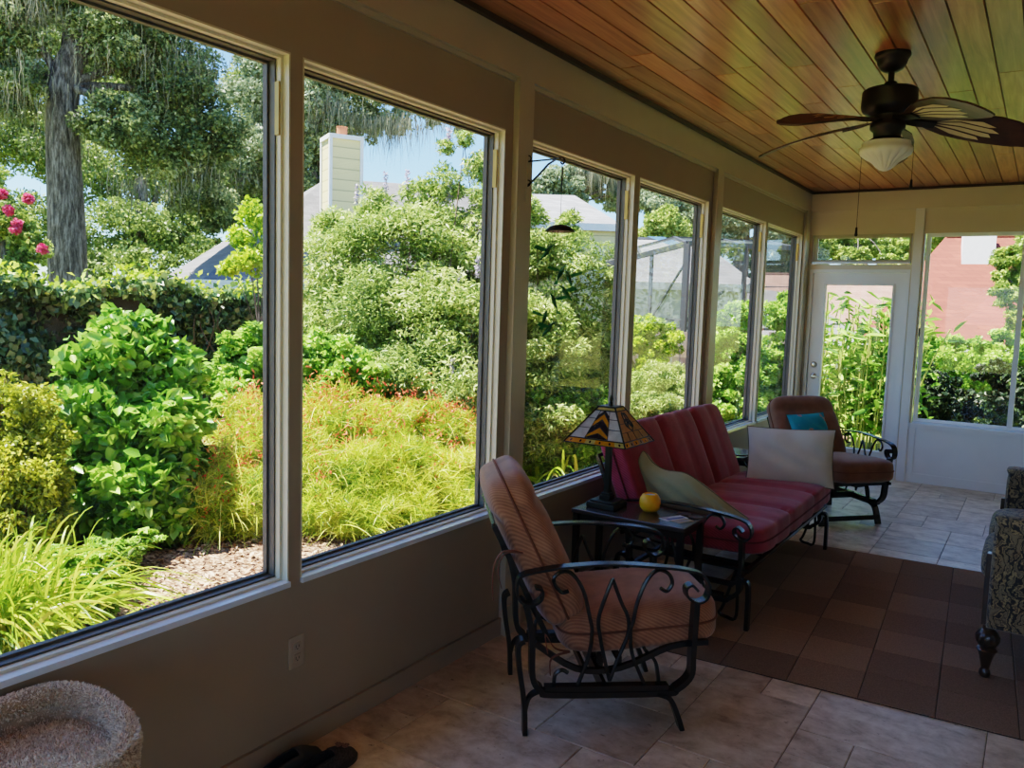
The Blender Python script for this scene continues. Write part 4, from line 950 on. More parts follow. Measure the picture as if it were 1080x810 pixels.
def tree(name, label, base, blobs, trunk, leafm, n, lsize, per=26, cs=.34, mossat=None, group=None, cat='tree', flat=.75, limbs=True, lean=(0, 0), aspect=.5, limbr=.42):
    """blobs: (world centre, radius). Trunk from the ground, limbs to the blobs."""
    base = np.asarray(base); t = thing(name, label, cat, tuple(base), 0, group)
    B = [(np.asarray(c)-base, r) for c, r in blobs]
    top = np.mean([b[0] for b in B], 0); hfork = trunk[1]
    mb = MB(); pth = spline([(0, 0, -.1), (lean[0]*.3, lean[1]*.3, hfork*.5), (lean[0], lean[1], hfork), (top[0]*.5+lean[0]*.5, top[1]*.5+lean[1]*.5, max(hfork*1.2, top[2]))], 5)
    mb.tube(pth, trunk[0], 14, taper=list(np.linspace(1.08, .55, len(pth))))
    if limbs:
        for c, r in B[:9]:
            s0 = np.array([lean[0], lean[1], hfork]); mid = s0+(c-s0)*.55+np.array([0, 0, .15*np.linalg.norm(c-s0)])
            pp = spline([s0, mid, c], 5); mb.tube(pp, trunk[0]*limbr, 8, taper=list(np.linspace(1, .25, len(pp))))
    mb.build('trunk', M['bark'], t, smooth=True)
    C, Rr, D = clusters(B, per, cs); p, tn, dr = scatter(C, Rr, D, n, squash=flat)
    leaves('crown', p, lsize, aspect, leafm, t, tn, up=.5, dirs=dr, dirw=.4)
    if mossat:
        A, Ls = zip(*mossat); moss(t, [np.asarray(a)-base for a in A], Ls, w=mossat_w)
    return t
mossat_w = .006
def PB(lst):      # (pixel u, v, depth, pixel radius) -> world blobs
    return [(P(u, v, d), r*d/FPX) for u, v, d, r in lst]
def PM(lst): return [(P(u, v, d), L*d/FPX) for u, v, d, L in lst]

# ---- trees
tree('live_oak', 'big grey live oak behind the ivy hedge, hung with moss, thick bare trunk', pg(72, 300, 14), PB([(10, 20, 13.5, 62), (75, -30, 14, 75), (130, 40, 14, 62), (185, 85, 14.5, 55), (225, 140, 15, 45), (170, 150, 14.5, 50), (120, 130, 13.5, 42), (25, 95, 13.5, 40), (-50, 60, 13.5, 70), (165, 15, 14.5, 40), (205, 195, 15.5, 38), (150, -40, 14, 60), (235, 225, 16, 28)]),
     (.33, 5.2), L_oak, 120000, .085, per=40, cs=.32, limbr=.26,
     mossat=PM([(16, 60, 13.2, 50), (34, 95, 13.6, 50), (94, 105, 14.4, 45), (108, 130, 14.2, 45), (132, 95, 13.9, 36), (92, 150, 14.4, 40), (40, 115, 14.3, 45), (50, 90, 14.4, 60), (15, 90, 13, 55), (170, 60, 14, 50), (195, 60, 14, 55), (160, 40, 14, 40), (112, 60, 13.6, 34), (60, 10, 13.4, 30), (175, 190, 14.5, 40), (210, 175, 15, 40), (140, 190, 14, 40), (225, 180, 15, 35), (12, -5, 13, 45), (35, 5, 13, 45)]))
mossat_w = .013
tree('background_oak', 'mossy oak standing behind the chimney of the grey house', pg(345, 300, 26), PB([(330, 105, 25, 50), (365, 120, 27, 38), (300, 150, 26, 60), (300, 90, 26, 55), (350, 60, 25, 45), (395, 130, 27, 22), (265, 120, 26, 50), (280, 200, 27, 45), (318, 190, 26, 30), (420, 128, 26, 18), (455, 122, 26, 16), (485, 128, 26, 14), (510, 135, 26, 10), (330, 160, 26, 32), (300, 60, 27, 40), (400, 90, 26, 30), (430, 95, 26, 26)]),
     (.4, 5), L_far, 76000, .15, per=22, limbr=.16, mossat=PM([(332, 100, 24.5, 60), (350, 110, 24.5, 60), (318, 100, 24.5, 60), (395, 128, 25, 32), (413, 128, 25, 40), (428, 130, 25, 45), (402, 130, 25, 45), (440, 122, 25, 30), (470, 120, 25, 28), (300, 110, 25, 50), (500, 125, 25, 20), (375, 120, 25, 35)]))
tree('background_oak', 'dense tree closing the gap behind the left side of the ivy hedge', pg(150, 305, 24), PB([(140, 240, 23, 50), (185, 250, 24, 38), (110, 190, 24, 50), (215, 215, 25, 40), (90, 260, 23, 30), (240, 170, 26, 40), (180, 180, 25, 50), (60, 150, 25, 55), (150, 110, 26, 50), (0, 130, 25, 60), (280, 100, 28, 50), (270, 190, 27, 50), (215, 270, 23, 26), (20, 240, 24, 50), (100, 40, 27, 60), (10, 40, 27, 60), (280, 40, 28, 26), (110, 285, 21, 26), (145, 280, 21, 24), (180, 285, 22, 20), (70, 285, 21, 26), (20, 290, 21, 26), (215, 250, 24, 26), (235, 225, 24, 26)]), (.3, 3), L_mid, 120000, .13, per=26)
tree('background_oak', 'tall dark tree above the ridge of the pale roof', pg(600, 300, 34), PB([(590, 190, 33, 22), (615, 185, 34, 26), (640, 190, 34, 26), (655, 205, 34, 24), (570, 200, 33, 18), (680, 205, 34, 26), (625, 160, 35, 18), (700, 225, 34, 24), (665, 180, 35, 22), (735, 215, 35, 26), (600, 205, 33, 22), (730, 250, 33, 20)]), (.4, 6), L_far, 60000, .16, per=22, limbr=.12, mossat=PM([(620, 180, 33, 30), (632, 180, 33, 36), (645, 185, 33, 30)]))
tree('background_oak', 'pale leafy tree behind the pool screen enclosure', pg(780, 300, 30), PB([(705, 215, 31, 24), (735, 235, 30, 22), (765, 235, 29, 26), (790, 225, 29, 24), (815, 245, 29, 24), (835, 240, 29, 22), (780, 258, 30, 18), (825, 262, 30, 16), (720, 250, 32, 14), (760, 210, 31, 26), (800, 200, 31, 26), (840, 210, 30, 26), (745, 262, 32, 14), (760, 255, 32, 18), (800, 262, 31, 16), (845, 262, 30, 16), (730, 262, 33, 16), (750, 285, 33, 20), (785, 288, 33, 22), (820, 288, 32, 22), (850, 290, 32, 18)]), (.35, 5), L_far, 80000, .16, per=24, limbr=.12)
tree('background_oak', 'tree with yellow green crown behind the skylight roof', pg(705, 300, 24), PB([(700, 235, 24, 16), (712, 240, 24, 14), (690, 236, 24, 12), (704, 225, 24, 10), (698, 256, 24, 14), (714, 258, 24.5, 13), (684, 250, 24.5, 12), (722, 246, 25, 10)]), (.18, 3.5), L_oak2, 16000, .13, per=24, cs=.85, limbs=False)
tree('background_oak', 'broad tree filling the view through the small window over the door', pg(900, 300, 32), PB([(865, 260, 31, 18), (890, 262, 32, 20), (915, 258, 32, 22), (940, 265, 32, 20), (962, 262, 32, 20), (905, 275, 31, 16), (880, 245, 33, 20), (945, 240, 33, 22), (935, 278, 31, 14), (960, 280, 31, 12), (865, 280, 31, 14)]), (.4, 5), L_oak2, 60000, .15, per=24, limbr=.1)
tree('background_oak', 'tree rising beyond the red tiled roof', pg(1000, 300, 36), PB([(985, 252, 35, 20), (1010, 245, 36, 22), (1040, 240, 36, 24), (1075, 250, 36, 26), (965, 245, 36, 20), (1100, 270, 36, 26)]), (.4, 5), L_oak2, 30000, .16, per=22, limbr=.12)
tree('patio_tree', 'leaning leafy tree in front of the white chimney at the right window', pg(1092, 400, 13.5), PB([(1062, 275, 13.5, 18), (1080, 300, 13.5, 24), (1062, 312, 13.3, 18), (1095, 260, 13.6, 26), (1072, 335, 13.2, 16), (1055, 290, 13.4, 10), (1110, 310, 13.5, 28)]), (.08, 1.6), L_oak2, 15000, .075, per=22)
tree('background_oak', 'unseen tree added right of the wide window, blocking sky reflections', (8.5, 17, G0), [((8, 16.5, 2.6), 2.6), ((10.5, 18, 3.2), 3), ((6, 19.5, 2.4), 2.6), ((8.5, 17, 5.2), 2.6), ((12.5, 15.5, 2.5), 2.5), ((9.2, 13.6, 1.6), 1.9)], (.25, 2), L_oak2, 26000, .17, per=22)  # unseen tree, added to keep bright sky reflections off the window glass
tree('sapling', 'yellow green sapling rising over the hedge in front of the grey roof', pg(274, 330, 10.5), PB([(266, 226, 10.5, 18), (282, 240, 10.5, 18), (255, 250, 10.4, 16), (288, 262, 10.5, 18), (262, 275, 10.3, 20), (240, 282, 10.3, 12)]), (.015, 1.2), L_lime, 3000, .08, per=12, cs=.75, limbr=.5)
# crape myrtle with pink flowers
cm = tree('crape_myrtle', 'crape myrtle with pink flower clusters at the left edge of the view', pg(5, 300, 11), PB([(10, 235, 11, 30), (-15, 205, 11, 36), (30, 262, 11, 24), (-30, 260, 11, 40), (15, 285, 10.8, 22)]), (.06, 1.2), L_oak2, 15000, .08, per=22)
fp = np.concatenate([P(u, v, 10.6)+unit(RNG.normal(size=(260, 3)))*RNG.uniform(.01, .07, (260, 1)) for u, v in ((2, 205), (9, 222), (17, 242), (18, 236), (45, 263), (-10, 240), (30, 210))])
leaves('flower_clusters', fp-np.array(cm.location), .05, .8, L_pink, cm, RNG.uniform(0, 1, len(fp)))

# ---- ivy grown over a fence
hedge = thing('ivy_hedge', 'long hedge of dark ivy over a fence at the back of the garden', 'hedge', (-7.6, 3.5, G0))
n = 90000; y = RNG.uniform(-9, 8.3, n); z = RNG.uniform(0, 1.86, n)**.9
bulge = .16*np.sin(y*2.1)+.12*np.sin(y*5.3+z*3)+.08*np.sin(z*7+y)
x = .18+bulge+RNG.uniform(-.22, .10, n); topm = RNG.uniform(0, 1, n) < .18
z = np.where(topm, 1.78+.07*np.sin(y*3)+.05*np.sin(y*7.1)+RNG.normal(size=n)*.05, z); x = np.where(topm, RNG.uniform(-.35, .4, n), x)
tn = np.clip(RNG.uniform(0, .8, n)+np.where(topm, .25, 0), 0, 1)
dr = np.tile(np.array([.7, 0, -.5]), (n, 1))
leaves('ivy_leaves', np.stack([x, y, z], 1), .098, .85, L_ivy, hedge, tn, up=.3, dirs=dr, dirw=.5)
n = 2600; y = RNG.uniform(-9, 8.3, n); leaves('fresh_shoots', np.stack([RNG.uniform(-.3, .45, n), y, 1.86+.1*np.sin(y*3)+RNG.exponential(.06, n)], 1), .085, .6, L_lime, hedge, RNG.uniform(0, 1, n), up=.5)
MB().box(-.12, .12, -9, 8.3, 0, 1.7).build('fence_panel', simple('weathered board', srgb(40, 42, 32), .95, var=.2), hedge)
hv = MB()
for q in range(40):
    y0 = random.uniform(-3, 8); p0 = (.36, y0, random.uniform(.9, 1.8)); hv.tube(spline([p0, (.46, y0+random.uniform(-.2, .2), p0[2]-.35), (.44, y0+random.uniform(-.4, .4), p0[2]-.8)], 4), .006, 4)
hv.build('hanging_vines', M['twig'], hedge)

# ---- shrubs in the garden bed
def shrub(name, label, base, blobs, leafm, n, lsize, aspect, per=30, cs=.3, up=.6, droop=0, big=False, dirw=.4, flat=.85, nst=10, zmin=.03, cat='shrub', stemm=None, shell=.5, group=None, fill=True):
    base = np.asarray(base); t = thing(name, label, cat, tuple(base), 0, group)
    B = [(np.asarray(c)-base, r) for c, r in blobs]
    if fill:
        ex = [(np.array([c[0]*.92, c[1]*.92, c[2]*f]), r) for c, r in B for f in (.62, .28) if c[2]*f > .1 and c[2] > r*1.1]; n = int(n*(1+.75*len(ex)/len(B))); B = B+ex
    C, Rr, D = clusters(B, per, cs, shell)
    p, tn, dr = scatter(C, Rr, D, n, zmin, flat)
    leaves('foliage', p, lsize, aspect, leafm, t, tn, up=up, dirs=dr, dirw=dirw, droop=droop, big=big)
    k = RNG.choice(len(C), min(nst, len(C)), replace=False); stems((0, 0, 0), [c for c in C[k] if c[2] > .1], .012, stemm or M['twig'], t)
    return t, C, Rr
shrub('hydrangea_bush', 'broad leaved bright green bush in front of the ivy hedge', pg(145, 560, 5.8), PB([(135, 380, 5.80, 50), (95, 395, 5.74, 42), (180, 395, 5.92, 40), (100, 450, 5.57, 52), (165, 450, 5.68, 52), (70, 430, 5.57, 30), (130, 510, 5.45, 45), (85, 500, 5.45, 40), (190, 430, 5.80, 32), (170, 510, 5.57, 34), (120, 345, 5.86, 24), (155, 350, 5.86, 24)]), L_hyd, 11500, .098, .6, per=30, cs=.4, up=.55, big=True, nst=26, stemm=M['gstem'])
shrub('azalea_shrub', 'small leaved yellow green shrub at the left edge of the window', pg(10, 560, 5.0), PB([(20, 430, 5.00, 42), (-30, 430, 5.00, 50), (48, 455, 5.00, 32), (25, 490, 4.88, 45), (-25, 500, 4.88, 50), (55, 505, 4.88, 28)]), L_yel, 15000, .04, .5, per=30, nst=14)
fire = [('', (215, 560, 5.9), [(205, 530, 5.9, 48), (240, 515, 6.0, 45), (175, 555, 5.8, 26), (225, 555, 5.8, 30), (258, 545, 5.9, 34), (190, 505, 6.1, 26), (165, 568, 5.8, 16)], 'feathery yellow green firecracker plant at the left of its row, over the mulch'),
        ('', (300, 560, 6.2), [(265, 462, 6.5, 42), (300, 470, 6.4, 46), (285, 530, 6.0, 44), (335, 545, 5.9, 34), (330, 490, 6.2, 46), (240, 478, 6.6, 32)], 'feathery firecracker plant split by the first window post'),
        ('', (385, 560, 6.2), [(360, 455, 6.6, 42), (400, 460, 6.6, 40), (375, 520, 6.2, 48), (405, 550, 6.0, 32), (368, 552, 5.9, 28), (425, 500, 6.4, 40), (340, 440, 6.7, 30)], 'feathery firecracker plant in the middle of the second window'),
        ('', (465, 545, 6.5), [(450, 452, 7.0, 32), (480, 465, 7.0, 30), (455, 510, 6.6, 42), (490, 505, 6.7, 32), (440, 548, 6.2, 28), (482, 540, 6.4, 28)], 'feathery firecracker plant behind the brown chair back, at the right of its row')]
for _, b, bl, lb in fire:
    base = pg(*b); t, C, Rr = shrub('firecracker_plant', lb, base, PB([(u, v-8, d, r) for u, v, d, r in bl]), L_fire, 30000, .12, .048, per=22, cs=.42, up=.1, droop=-.25, dirw=.5, nst=22, stemm=M['gstem'], group='feathery firecracker plants')
    n_ = 900; i_ = RNG.choice(len(C), n_); d_ = unit(RNG.normal(size=(n_, 3))*np.array([1, 1, .4])+np.array([0, 0, .75])); s_ = np.linspace(0, 1, 6)[None, :, None]; L_ = RNG.uniform(.22, .5, (n_, 1, 1))
    pts = C[i_][:, None]+d_[:, None]*s_*L_-np.array([0, 0, 1])*s_**2.2*L_*.45
    strips('arching_sprays', pts, L_fire, t, RNG.uniform(.2, 1, n_), .0055)
    k = np.argsort(-C[:, 2]+RNG.uniform(0, .5, len(C)))[:84]
    fp = np.concatenate([C[i]+RNG.normal(size=(22, 3))*Rr[i]*np.array([.45, .45, .6])+np.array([0, 0, Rr[i]*.8]) for i in k])
    leaves('red_flowers', fp, .042, .28, L_red, t, RNG.uniform(0, 1, len(fp)), droop=.6)['kind'] = 'stuff'
for (u, v, d, lb, bl) in ((245, 440, 7.0, 'mid green leafy bush between the broad leaved bush and the window post', [(265, 372, 7, 36), (240, 395, 7, 30), (285, 395, 7, 30), (250, 425, 6.8, 28)]),
                          (340, 440, 7.0, 'mid green leafy bush behind the middle firecracker plant', [(330, 375, 7, 34), (360, 385, 7, 34), (385, 402, 7, 28), (340, 415, 6.9, 32)])):
    shrub('leafy_bush', lb, pg(u, v, d), PB(bl), L_bright, 7000, .075, .5, per=24, up=.8, nst=14, stemm=M['gstem'])
# strap leaved lily clump
def strapclump(name, label, base, n, L, w, spread, mat, cat='plant', lift=.75):
    t = thing(name, label, cat, tuple(base)); a = RNG.uniform(0, 2*PI, n); k = 9; s = np.linspace(0, 1, k)
    Ls = L*RNG.uniform(.6, 1.1, n); lean = RNG.uniform(.15, 1.0, n)
    r = (lean*Ls)[:, None]*(s**1.25)[None]*.95; zz = Ls[:, None]*(s[None]*(1.12-.35*lean[:, None])-(.30+.55*lean[:, None])*s[None]**2.4)*lift*1.25
    b0 = RNG.normal(size=(n, 2))*spread
    pts = np.stack([b0[:, :1]+r*np.cos(a)[:, None], b0[:, 1:]+r*np.sin(a)[:, None], np.maximum(zz, .01)], 2)
    strips('strap_leaves', pts, mat, t, RNG.uniform(0, 1, n), w); return t
strapclump('lily_clump', 'arching clump of long strap leaves in the lower left of the first window', pg(-14, 660, 3.8), 640, 1.15, .014, .13, L_lily)
strapclump('lily_clump', 'smaller tuft of strap leaves beside the mulch, under the broad leaved bush', pg(75, 645, 4.3), 190, .8, .009, .08, L_lily)
shrub('ground_cover', 'low patch of bright green leaves between the strap leaves and the mulch', pg(95, 615, 4.4), PB([(90, 600, 4.3, 32), (60, 605, 4.2, 36), (112, 585, 4.6, 24), (105, 625, 4.2, 20), (135, 580, 5.0, 18), (155, 572, 5.2, 18)]), L_bright, 6500, .048, .6, per=16, up=1.2, nst=6, flat=.4, stemm=M['gstem'])
# large airy shrub behind the second and third windows
vit, C, Rr = shrub('chaste_tree', 'large airy grey green shrub with pale lavender spikes reaching the window tops', pg(455, 420, 8.0), PB([(350, 285, 8.2, 55), (400, 260, 8.2, 55), (450, 250, 8.2, 55), (500, 255, 8.2, 50), (345, 345, 8, 45), (400, 330, 7.8, 60), (460, 330, 7.8, 60), (515, 330, 7.8, 50), (430, 395, 7.5, 55), (490, 400, 7.5, 55), (385, 395, 7.6, 40), (470, 195, 8.3, 26), (505, 175, 8.3, 22), (440, 205, 8.3, 22), (395, 215, 8.3, 24), (515, 215, 8.2, 26), (350, 240, 8.3, 26), (490, 145, 8.3, 12), (470, 155, 8.3, 12)]), L_vit, 84000, .068, .25, per=34, cs=.42, up=.7, nst=60, dirw=.45, flat=.6)
k = RNG.choice(len(C), 60, replace=False); sp_ = []
for i in k: sp_.append(C[i]+np.stack([RNG.normal(size=70)*.012, RNG.normal(size=70)*.012, RNG.uniform(0, .2, 70)+Rr[i]*.7], 1))
leaves('flower_spikes', np.concatenate(sp_), .03, .7, L_lav, vit, RNG.uniform(0, 1, 60*70))
shrub('chaste_tree', 'airy grey green shrub behind the hummingbird spinner', pg(600, 420, 8.4), PB([(570, 270, 8.4, 40), (610, 275, 8.5, 40), (570, 330, 8.2, 45), (620, 330, 8.6, 40), (580, 385, 8.0, 45), (630, 380, 8.6, 36), (640, 300, 8.8, 22), (560, 225, 8.4, 22), (600, 235, 8.6, 16)]), L_vit, 44000, .068, .25, per=28, cs=.42, up=.7, nst=36, dirw=.45, flat=.6)
shrub('gardenia_bush', 'glossy light green bush just behind the stained glass lamp', pg(600, 470, 8.3), PB([(575, 425, 8.0, 28), (600, 432, 8.2, 30), (632, 422, 8.4, 26), (612, 455, 8.2, 20), (635, 450, 8.4, 20)]), L_bright, 9000, .06, .42, per=26, up=.8, nst=14)
strapclump('ground_bromeliad', 'low rosette of wide arching leaves under the third window', pg(575, 480, 8.0), 90, .75, .03, .16, L_lily)
shrub('ground_cover', 'low sunlit leaves on the ground below the third window', pg(610, 488, 8.6), PB([(592, 486, 8.4, 14), (615, 482, 8.7, 14), (570, 492, 8.2, 12), (630, 476, 8.8, 12)]), L_hyd, 1600, .085, .6, per=10, up=1.4, nst=4, flat=.35, big=True)
shrub('wispy_shrub', 'fine grey green shrub behind the red sofa at the fourth window', pg(700, 470, 7.8), PB([(685, 400, 7.9, 26), (715, 405, 8.0, 26), (735, 420, 8.0, 18), (690, 440, 7.7, 30), (720, 445, 7.8, 26), (665, 430, 7.7, 20), (700, 425, 7.8, 30)]), L_vit, 24000, .05, .2, per=26, nst=24, dirw=.5)
shrub('lime_shrub', 'yellow green shrub by the wooden fence at the fourth window', pg(692, 420, 10.5), PB([(685, 345, 10.5, 22), (705, 360, 10.5, 20), (670, 360, 10.5, 20), (690, 378, 10.4, 22), (655, 350, 10.6, 18)]), L_lime, 12000, .06, .5, per=24, nst=14)
shrub('tall_green_shrub', 'tall bright green shrub outside the last pair of windows', pg(790, 450, 10.2), PB([(775, 340, 10.2, 24), (795, 330, 10.3, 22), (765, 365, 10, 24), (790, 370, 10, 26), (775, 400, 9.8, 26), (800, 400, 9.9, 22), (765, 425, 9.7, 24), (790, 430, 9.7, 24), (752, 400, 9.8, 16)]), L_bright, 22000, .07, .45, per=24, nst=24, droop=.3, stemm=M['gstem'])
shrub('tall_green_shrub', 'bright green shrub in the corner beside the glass door, outside', pg(830, 450, 10.4), PB([(825, 335, 10.6, 20), (832, 365, 10.5, 22), (815, 385, 10.2, 22), (835, 400, 10.3, 24), (820, 420, 10.1, 24), (840, 425, 10.3, 18), (828, 315, 10.7, 10)]), L_bright, 18000, .07, .4, per=24, nst=20, droop=.3, stemm=M['gstem'])
# ginger stand outside the door
gb = pg(905, 500, 10.6); gt = thing('ginger_clump', 'tall leafy ginger canes crowding the glass door outside', 'plant', tuple(gb))
mb = MB(); pp, dd, tt = [], [], []
for q in range(84):
    b = np.array([random.uniform(-.62, .55), random.uniform(-.25, .55), 0]); H = random.uniform(1.35, 2.05); lean = RNG.normal(size=2)*.16
    top = b+np.array([lean[0], lean[1], H]); pth = spline([b, b+np.array([lean[0]*.3, lean[1]*.3, H*.55]), top], 4); mb.tube(pth, .009, 5)
    for j in range(17):
        f = .12+.88*j/16; c = b+(top-b)*f; a = j*2.4+q; d = np.array([math.cos(a), math.sin(a), .35]); pp.append(c+d*.12); dd.append(d); tt.append(random.random())
mb.build('canes', simple('pale cane', srgb(170, 176, 96), .6, var=.15), gt)
leaves('foliage', np.array(pp), .21, .26, L_ging, gt, np.array(tt), up=.8, dirs=np.array(dd), dirw=.9, droop=.2, big=True)
# shrubs outside the wide right window
shrub('viburnum_hedge', 'sunlit green shrubs across the middle of the wide right window', pg(1015, 420, 14.5), PB([(980, 362, 14.5, 16), (1005, 364, 14.5, 15), (1030, 366, 14.5, 15), (1055, 360, 14.5, 18), (1080, 356, 14.5, 18), (965, 370, 14.5, 13), (990, 382, 14, 16), (1020, 384, 14, 16), (1050, 382, 14, 16), (1080, 378, 14, 18)]), L_bright, 15000, .085, .5, per=22, nst=16)
shrub('shade_bush', 'bush with shade painted into its leaves, low in the right window next to the door post', pg(985, 440, 11.2), PB([(972, 396, 11.4, 20), (992, 406, 11.2, 20), (972, 425, 10.9, 18), (998, 428, 11, 16)]), L_shade, 9000, .07, .6, per=20, nst=10)
shrub('shade_bush', 'bush with shade painted into its leaves, low in the right window far from the door', pg(1052, 440, 11.2), PB([(1046, 396, 11.4, 18), (1070, 400, 11.2, 22), (1045, 426, 10.8, 16), (1078, 428, 10.8, 20), (1022, 420, 11.4, 14)]), L_shade, 9000, .07, .6, per=20, nst=10)

# ---- neighbouring houses
def shingles(name, c, sc=5.0):
    T = NT(name); v = coords(T, 'Object', (1, 1, 1)); br = T.n('ShaderNodeTexBrick', Scale=sc); br.inputs['Color1'].default_value = rgba([x*.82 for x in c]); br.inputs['Color2'].default_value = rgba([min(1, x*1.15) for x in c]); br.inputs['Mortar'].default_value = rgba([x*.5 for x in c]); br.inputs['Mortar Size'].default_value = .02
    br.inputs['Brick Width'].default_value = 1.1; br.inputs['Row Height'].default_value = .55
    sp = T.n('ShaderNodeSeparateXYZ'); T.l(v, sp.inputs[0]); cx = T.n('ShaderNodeCombineXYZ'); ad = T.n('ShaderNodeMath', operation='ADD'); T.l(sp.outputs[0], ad.inputs[0]); T.l(sp.outputs[1], ad.inputs[1]); T.l(ad.outputs[0], cx.inputs[0])
    mu = T.n('ShaderNodeMath', operation='MULTIPLY'); mu.inputs[1].default_value = 2.2; T.l(sp.outputs[2], mu.inputs[0]); T.l(mu.outputs[0], cx.inputs[1]); T.l(cx.outputs[0], br.inputs['Vector'])
    b = T.n('ShaderNodeBsdfPrincipled'); b.inputs['Roughness'].default_value = .85; T.l(br.outputs[0], b.inputs['Base Color']); T.l(b.outputs[0], T.out.inputs[0]); return T.m
def siding(name, c):
    T = NT(name); v = coords(T); sp = T.n('ShaderNodeSeparateXYZ'); T.l(v, sp.inputs[0]); mu = T.n('ShaderNodeMath', operation='MULTIPLY'); mu.inputs[1].default_value = 5.0; T.l(sp.outputs[2], mu.inputs[0])
    fr = T.n('ShaderNodeMath', operation='FRACT'); T.l(mu.outputs[0], fr.inputs[0]); r = ramp(T, fr.outputs[0], [(0, [x*.45 for x in c]), (.14, c), (1, [min(1, x*1.05) for x in c])])  # shadow line between boards, painted into the siding colour
    b = T.n('ShaderNodeBsdfPrincipled'); b.inputs['Roughness'].default_value = .7; T.l(r.outputs[0], b.inputs['Base Color']); T.l(b.outputs[0], T.out.inputs[0]); return T.m
M['shg'] = shingles('grey shingles', srgb(128, 130, 134), 3.2); M['shr'] = shingles('red shingles', srgb(128, 60, 48), 2.8); M['shb'] = shingles('brown shingles', srgb(136, 104, 92), 4)
M['cream'] = siding('cream siding', srgb(226, 212, 160)); M['fascia'] = simple('cream fascia', srgb(214, 190, 128), .6); M['wtrim'] = simple('white trim', srgb(228, 230, 232), .5, var=.03)
M['skyl'] = simple('skylight glass', srgb(70, 100, 130), .1, spec=.8)
def gable(name, label, cat, o, ax, L, Wd, ze, zr, wallm, roofm, hip=0.0, over=.3):
    """house block: o centre on the ground, ax heading of the ridge, L x Wd, eave and ridge heights"""
    t = thing(name, label, cat, (o[0], o[1], G0), ax)
    ze -= G0; zr -= G0
    MB().box(-L/2, L/2, -Wd/2, Wd/2, 0, ze).build('wall', wallm, t)
    h = hip*L/2; e = over; a, b = L/2+e, Wd/2+e; rz0 = ze-(zr-ze)*e/(Wd/2)
    A_, B_, C_, D_ = (-a, -b, rz0), (a, -b, rz0), (a, b, rz0), (-a, b, rz0); E_, F_ = (-a+h, 0, zr), (a-h, 0, zr)
    mb = MB().add([A_, B_, C_, D_, E_, F_], [(0, 1, 5, 4), (2, 3, 4, 5), (1, 2, 5), (3, 0, 4), (3, 2, 1, 0)])
    mb.build('roof', roofm, t)
    mb = MB()
    for p, q in ((A_, B_), (B_, C_), (C_, D_), (D_, A_)): mb.bar([p, q], .03, .18, (0, 0, 1)) if False else mb.sweep([p, q], [(-.02, -.09), (.02, -.09), (.02, .09), (-.02, .09)])
    mb.build('fascia', M['wtrim'], t)
    mb = MB().sweep([E_, F_], [(-.08, -.03), (.08, -.03), (.08, .03), (-.08, .03)])
    mb.build('ridge_cap', roofm, t)
    return t
# grey house with the chimney: long ridge across the view behind the hedge
vdir = YAW   # heading of the photograph's view, houses stand roughly square to it
hc = P(330, 260, 17.0); h1 = thing('house', 'pale grey shingled house with cream siding and tall chimney beyond the hedge', 'house', (hc[0], hc[1], G0), YAW-.10)
inv0 = (Matrix.Translation(h1.location) @ Matrix.Rotation(YAW-.10, 4, 'Z')).inverted()
def HP(u, v, d, z=None):
    q = Vector(P(u, v, d));
    if z is not None: q.z = z
    return inv0 @ q
M['shd'] = shingles('slate shingles', srgb(106, 106, 108))
EL, EC, ER, RL, RR = HP(160, 298, 18.0, 1.80), HP(208, 303, 13.6, 1.80), HP(545, 300, 14.6, 1.80), HP(345, 188, 17.2), HP(560, 203, 19)
BR_ = ER+(EL-EC)
MB().add([EC, ER, RR, RL], [(0, 1, 2, 3)]).add([EL, EC, RL], [(0, 1, 2)]).add([ER, BR_, RR], [(0, 1, 2)]).add([BR_, EL, RL, RR], [(0, 1, 2, 3)]).build('roof', M['shd'], h1)
mb = MB()
def wallq(a, b, zt_): return [Vector((a.x, a.y, 0)), Vector((b.x, b.y, 0)), Vector((b.x, b.y, zt_)), Vector((a.x, a.y, zt_))]
for a_, b_ in ((EC, ER), (ER, BR_), (BR_, EL), (EL, EC)):
    mb.poly(wallq(a_*.96+RL*.04, b_*.96+RL*.04, 1.95))
mb.build('wall', M['cream'], h1)
mb = MB(); mb.sweep([EL, EC, ER, BR_], [(-.02, -.07), (.02, -.07), (.02, .07), (-.02, .07)]); mb.build('fascia', M['wtrim'], h1)
# sapling between hedge and roof
# upper storey roof running to the right of the chimney
UL, UR, TL, TR = HP(385, 226, 18.2), HP(660, 243, 18.6), HP(440, 199, 21.5), HP(606, 208, 21.5)
UR.z = UL.z = (UR.z+UL.z)/2; TR.z = TL.z = (TR.z+TL.z)/2
dB = (TL-UL); dB.z = 0; dC = (TR-UR); dC.z = 0
UL2, UR2 = UL+dB+dC*.8, UR+dC+dB*.8
MB().add([UL, UR, TR, TL, UL2, UR2], [(0, 1, 2, 3), (1, 5, 2), (4, 0, 3), (5, 4, 3, 2)]).build('upper_roof', M['shg'], h1)
mb = MB()
cU = (UL+UR+UL2+UR2)/4
for a_, b_ in ((UL, UR), (UR, UR2), (UR2, UL2), (UL2, UL)): mb.poly(wallq(a_*.95+cU*.05, b_*.95+cU*.05, UL.z-.02))
mb.build('upper_wall', M['cream'], h1)
mb = MB(); mb.sweep([UL2, UL, UR, UR2], [(-.03, -.10), (.03, -.10), (.03, .06), (-.03, .06)]); mb.build('gutter', M['wtrim'], h1)
chp = P(360, 200, 15.6); ch = MB(); cl = Vector((chp[0], chp[1], 0))
cA = Matrix.Rotation(-(YAW-.10)+YAW*0, 4, 'Z')
